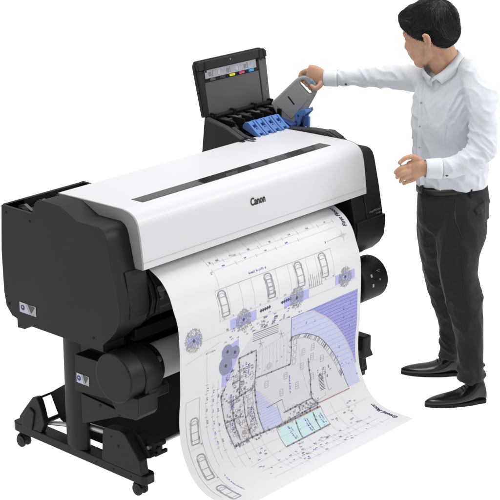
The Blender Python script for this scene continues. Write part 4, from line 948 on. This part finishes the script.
# placket with buttons, chest pocket edge: laid on the shirt surface
sb = BVHTree.FromPolygons([v.co for v in sm.vertices], [tuple(p.vertices) for p in sm.polygons])
def onshirt(p, off=.0025):
    o_ = Vector(p); l, n, i, d = sb.ray_cast(Vector((o_.x, o_.y-.6, o_.z)), Vector((0, 1, 0)))
    return (l+n*off, n) if l is not None else (o_, Vector((0, -1, 0)))
for px_list, wd, nm in (([(-0.1404, -0.1, 1.49), (-0.1573, -0.1, 1.4247), (-0.1611, -0.1, 1.3502), (-0.1627, -0.1, 1.2708), (-0.1604, -0.1, 1.2042), (-0.1568, -0.1, 1.1371), (-0.1491, -0.1, 1.0651), (-0.1408, -0.1, 1.0153)], .011, 'placket'),):
    q = [onshirt(p, .0035)[0] for p in cr([Vector(p) for p in px_list], 5)]
    for _ in range(3): q = [q[0]]+[(q[i_-1]+2*q[i_]+q[i_+1])/4 for i_ in range(1, len(q)-1)]+[q[-1]]
    m = MB(); m.tube(q, [(.0014, wd)]*len(q), 8, side=(0, 1, 0)); link(nm, m.mesh(nm, []), 'collar', H)
for p in ((-0.1464, -0.1, 1.4769), (-0.1601, -0.1, 1.3809), (-0.163, -0.1, 1.2796), (-0.1596, -0.1, 1.1819), (-0.0938, -0.1, 1.4743)):
    l, n = onshirt(p, .006); m = MB(); m.ell(l, .0048, .0025, .0048, None, 12); link('button', m.mesh('button', []), 'label_foil', H)
q = [onshirt(p, .0008)[0] for p in cr([(-0.0585, -0.1, 1.3018), (-0.0635, -0.1, 1.2664), (-0.0664, -0.1, 1.2309)], 4)]
m = MB(); m.tube(q, [.0012]*len(q), 6); link('pocket_seam', m.mesh('pocket_seam', []), 'shirt', H)

# ---- trousers
Ct = MB(); pelvis(Ct, 1.0); leg(Ct, LEGN, 1.0); leg(Ct, LEGF, 1.0)
tm_ = voxel(Ct, .0062, 12, .5)
kn = Vector(LEGN[5][0]); kf = Vector(LEGF[5][0]); cr0 = Vector((-0.0584, -0.05, 0.7745)); zn = LEGN[-1][0][2]; zf = LEGF[-1][0][2]
def tf(p, n):
    d = .0042*ridge(p+Vector((p.z*.3, 0, 0)), 11, 9, 4, 2)
    for c_ in (kn, kf): d += .0042*math.exp(-((p-c_).length/.13)**2)*ridge(p+Vector((0, 0, p.x*.5)), 9, 9, 24, 5)
    for z_ in (zn, zf): d += .0038*math.exp(-((p.z-z_-.06)/.07)**2)*ridge(p+Vector((0, 0, p.x*.6)), 9, 9, 26, 9)
    d += .0030*math.exp(-((p-cr0).length/.12)**2)*ridge(p+Vector((0, 0, -p.x*.8)), 8, 8, 22, 3)
    return d+.0015*noise.noise(p*24)-.002
fold(tm_, tf)
tr_ = link('trousers', tm_, 'trouser', H)
tb = BVHTree.FromPolygons([v.co for v in tm_.vertices], [tuple(p.vertices) for p in tm_.polygons])
def ontr(p, off):
    l, n, i, d = tb.ray_cast(Vector((p[0], p[1]-.6, p[2])), Vector((0, 1, 0)))
    return (l+n*off) if l is not None else Vector(p)
def seam(pts, r, name, matn='trouser', fl=None):
    q = [ontr(p, .001) for p in cr([Vector(p) for p in pts], 6)]
    m = MB(); m.tube(q, [fl or r]*len(q), 6, side=(0, 1, 0)); return link(name, m.mesh(name, []), matn, H)
seam([(-0.0063, -0.1, 0.9745), (-0.012, -0.1, 0.9014), (0.003, -0.1, 0.8555), (0.0225, -0.1, 0.8093)], .002, 'pocket_edge', 'belt')
seam([(0.0097, -0.1, 0.8001), (0.028, -0.1, 0.6792), (0.0384, -0.1, 0.538)], .0015, 'leg_seam', 'trouser')
m = MB(); vs = []
fa, fb, fc, fd = Vector((0.0721, -0.1, 0.9288)), Vector((0.1259, -0.1, 0.9471)), Vector((0.1295, -0.1, 0.9174)), Vector((0.0842, -0.1, 0.9037))
for a_ in range(7):
    for b_ in range(4):
        q1 = fa.lerp(fb, a_/6); q2 = fd.lerp(fc, a_/6); vs.append(ontr(q1.lerp(q2, b_/3), .0022))
m.add(vs, [(4*a_+b_, 4*a_+4+b_, 4*a_+5+b_, 4*a_+1+b_) for a_ in range(6) for b_ in range(3)])
pf_ = link('pocket_flap', m.mesh('pocket_flap', []), 'trouser', H); s_ = pf_.modifiers.new('thickness', 'SOLIDIFY'); s_.thickness = .003
lip('belt', [((-0.0105, 0.0, 0.9884), 33.8*PX, .130), ((-0.0132, 0.0, 1.0113), 33*PX, .122)], 'belt', 48, 2)
for p in ((-0.1419, -0.1, 0.9836), (0.0588, -0.1, 0.9836)):
    c_ = ontr(p, .006)+Vector((0, 0, .016 if abs(p[0]) < .03 else 0)); m = MB(); m.box(c_.x-.004, c_.x+.004, c_.y-.004, c_.y+.004, c_.z-.012, c_.z+.026); link('belt_loop', m.mesh('belt_loop', []), 'trouser', H)

# ---- shoes
def shoe(heel, toe, name='shoe'):
    a, b = Vector(heel), Vector(toe); ax = (b-a); L = ax.length; ax.normalize(); sd = Vector((0, 0, 1)).cross(ax)
    root = None
    st = [(0, .026, .050), (.03, .034, .078), (.08, .036, .100), (.13, .037, .108), (.19, .040, .092), (.26, .044, .070), (.36, .046, .052), (.46, .046, .040), (.56, .045, .034), (.66, .042, .031), (.76, .037, .028), (.86, .028, .025), (.94, .017, .021), (1.0, .006, .015)]
    up = MB(); n = 24; vs = []; k = len(st)
    stt = cr([(x, y, z) for x, y, z in st], 3); k = len(stt)
    for q in stt:
        c = a+ax*(q.x*L); w_, h_ = q.y*1.16, q.z*1.15; zb = .016
        for j in range(n):
            t = 2*math.pi*j/n; cs, sn = math.cos(t), math.sin(t)
            tap = 1-.35*max(0, sn)*(1 if q.x < .3 else .6)
            vs.append(c+sd*(w_*cs*tap)+Vector((0, 0, .009+h_*.53+h_*.53*(abs(sn)**.8*(1 if sn > 0 else -1)))))
    fs = [(i*n+j, i*n+(j+1) % n, (i+1)*n+(j+1) % n, (i+1)*n+j) for i in range(k-1) for j in range(n)]+[tuple(range(n))[::-1], tuple(range((k-1)*n, k*n))]
    up.add(vs, fs)
    o = link(name, up.mesh(name, [], 60), 'leather', H)
    sl = MB(); out = [a+ax*(q.x*L*1.005-.001)+sd*(q.y*1.03) for q in stt]+[a+ax*(q.x*L*1.005-.001)-sd*(q.y*1.03) for q in stt[::-1]]
    nn = len(out); v2 = [Vector((p.x, p.y, 0)) for i, p in enumerate(out)]+[Vector((p.x, p.y, .0165)) for p in out]
    sl.add(v2, [tuple(range(nn)), tuple(range(nn, 2*nn))[::-1]]+[(i, nn+i, nn+(i+1) % nn, (i+1) % nn) for i in range(nn)])
    so_ = link('sole', sl.mesh('sole', []), 'rubber', o)
    lc = MB()
    for q_, h_ in ((.30, .0735), (.345, .066), (.39, .060)):
        p = a+ax*(q_*L); lc.tube([p+sd*s_+Vector((0, 0, h_*1.0+.014-abs(s_)*.35)) for s_ in (-.018, -.009, 0, .009, .018)], [.0022]*5, 6)
    link('laces', lc.mesh('laces', []), 'rubber', o)
shoe((0.1672, -0.0905, 0.0), (-0.1092, -0.1626, 0.0)); shoe((0.0919, 0.2183, 0.0), (-0.1836, 0.2178, 0.0))

# ------------------------------------------------------------------ ink tank held in the hand
TA = Vector((-0.6603, 0.33, 1.3763)); ux = Vector((.62, -.04, .78)).normalized(); uy = Vector((-.76, .12, .62)); uy = (uy-ux*uy.dot(ux)).normalized(); uz = ux.cross(uy)
wpt = lambda p: (Vector(p)-TA)
TP = [(-0.8051, 0.33, 1.2857), (-0.69, 0.33, 1.4017), (-0.6607, 0.33, 1.4169), (-0.6244, 0.33, 1.4123), (-0.5899, 0.33, 1.3763), (-0.5917, 0.33, 1.3438), (-0.6541, 0.33, 1.2272), (-0.7039, 0.33, 1.1755), (-0.7591, 0.33, 1.2037)]
o2 = [(wpt(p).dot(ux), wpt(p).dot(uy)) for p in TP]
HP = [(-0.6718, 0.33, 1.3924), (-0.656, 0.33, 1.3984), (-0.6164, 0.33, 1.3554), (-0.6171, 0.33, 1.3382), (-0.6302, 0.33, 1.3322), (-0.673, 0.33, 1.3772)]
h2 = [(wpt(p).dot(ux), wpt(p).dot(uy)) for p in HP]
tme = plate('ink_tank_body', rounded(o2, [.008, .02, .02, .03, .03, .02, .01, .01, .01]), [rounded(h2, .008)], .044, .007)
T = empty('ink_tank', H.location, R_(-48.2), label='grey plastic ink tank with handle slot, gripped above the blue levers', cat='ink tank')
TR = Matrix((ux, uy, uz)).transposed()
for v in tme.vertices: v.co = TA+TR @ v.co
tme.polygons.foreach_set('use_smooth', [True]*len(tme.polygons)); tme.set_sharp_from_angle(angle=R_(40))
link('tank_body', tme, 'tank', T)
front = -1 if uz.y > 0 else 1
def on_tank(pxp, d=.0225): 
    q = wpt(pxp); return TA+ux*q.dot(ux)+uy*q.dot(uy)+uz*front*d
def tplate(name, pts, d0, d1, matn, rr=.003, bev=.001):
    pol = [(wpt(p).dot(ux), wpt(p).dot(uy)) for p in pts]; me = plate(name, rounded(pol, rr), [], (d1-d0), bev, 1)
    for v in me.vertices: v.co = TA+TR @ Vector((v.co.x, v.co.y, front*(d0+d1)/2+v.co.z))
    me.polygons.foreach_set('use_smooth', [True]*len(me.polygons)); me.set_sharp_from_angle(angle=R_(40))
    return link(name, me, matn, T)
tplate('raised_panel', [(-0.7823, 0.33, 1.2833), (-0.6943, 0.33, 1.3716), (-0.6323, 0.33, 1.3136), (-0.7089, 0.33, 1.2178)], .021, .0245, 'tank', .006, .0012)
tplate('grip_mark', [(-0.7279, 0.33, 1.3206), (-0.7234, 0.33, 1.3243), (-0.6949, 0.33, 1.288), (-0.6994, 0.33, 1.2833)], .024, .0255, 'deep', .001, .0004)
tplate('tank_label', [(-0.6169, 0.33, 1.3971), (-0.6077, 0.33, 1.3878), (-0.6149, 0.33, 1.3809), (-0.6241, 0.33, 1.3901)], .021, .0232, 'cyan', .001, .0004)
tplate('tank_highlight_strip', [(-0.6306, 0.33, 1.404), (-0.6198, 0.33, 1.4058), (-0.6004, 0.33, 1.3855), (-0.6011, 0.33, 1.367)], .0205, .0226, 'label_foil', .002, .0005)  # pale strip paints a highlight onto the handle
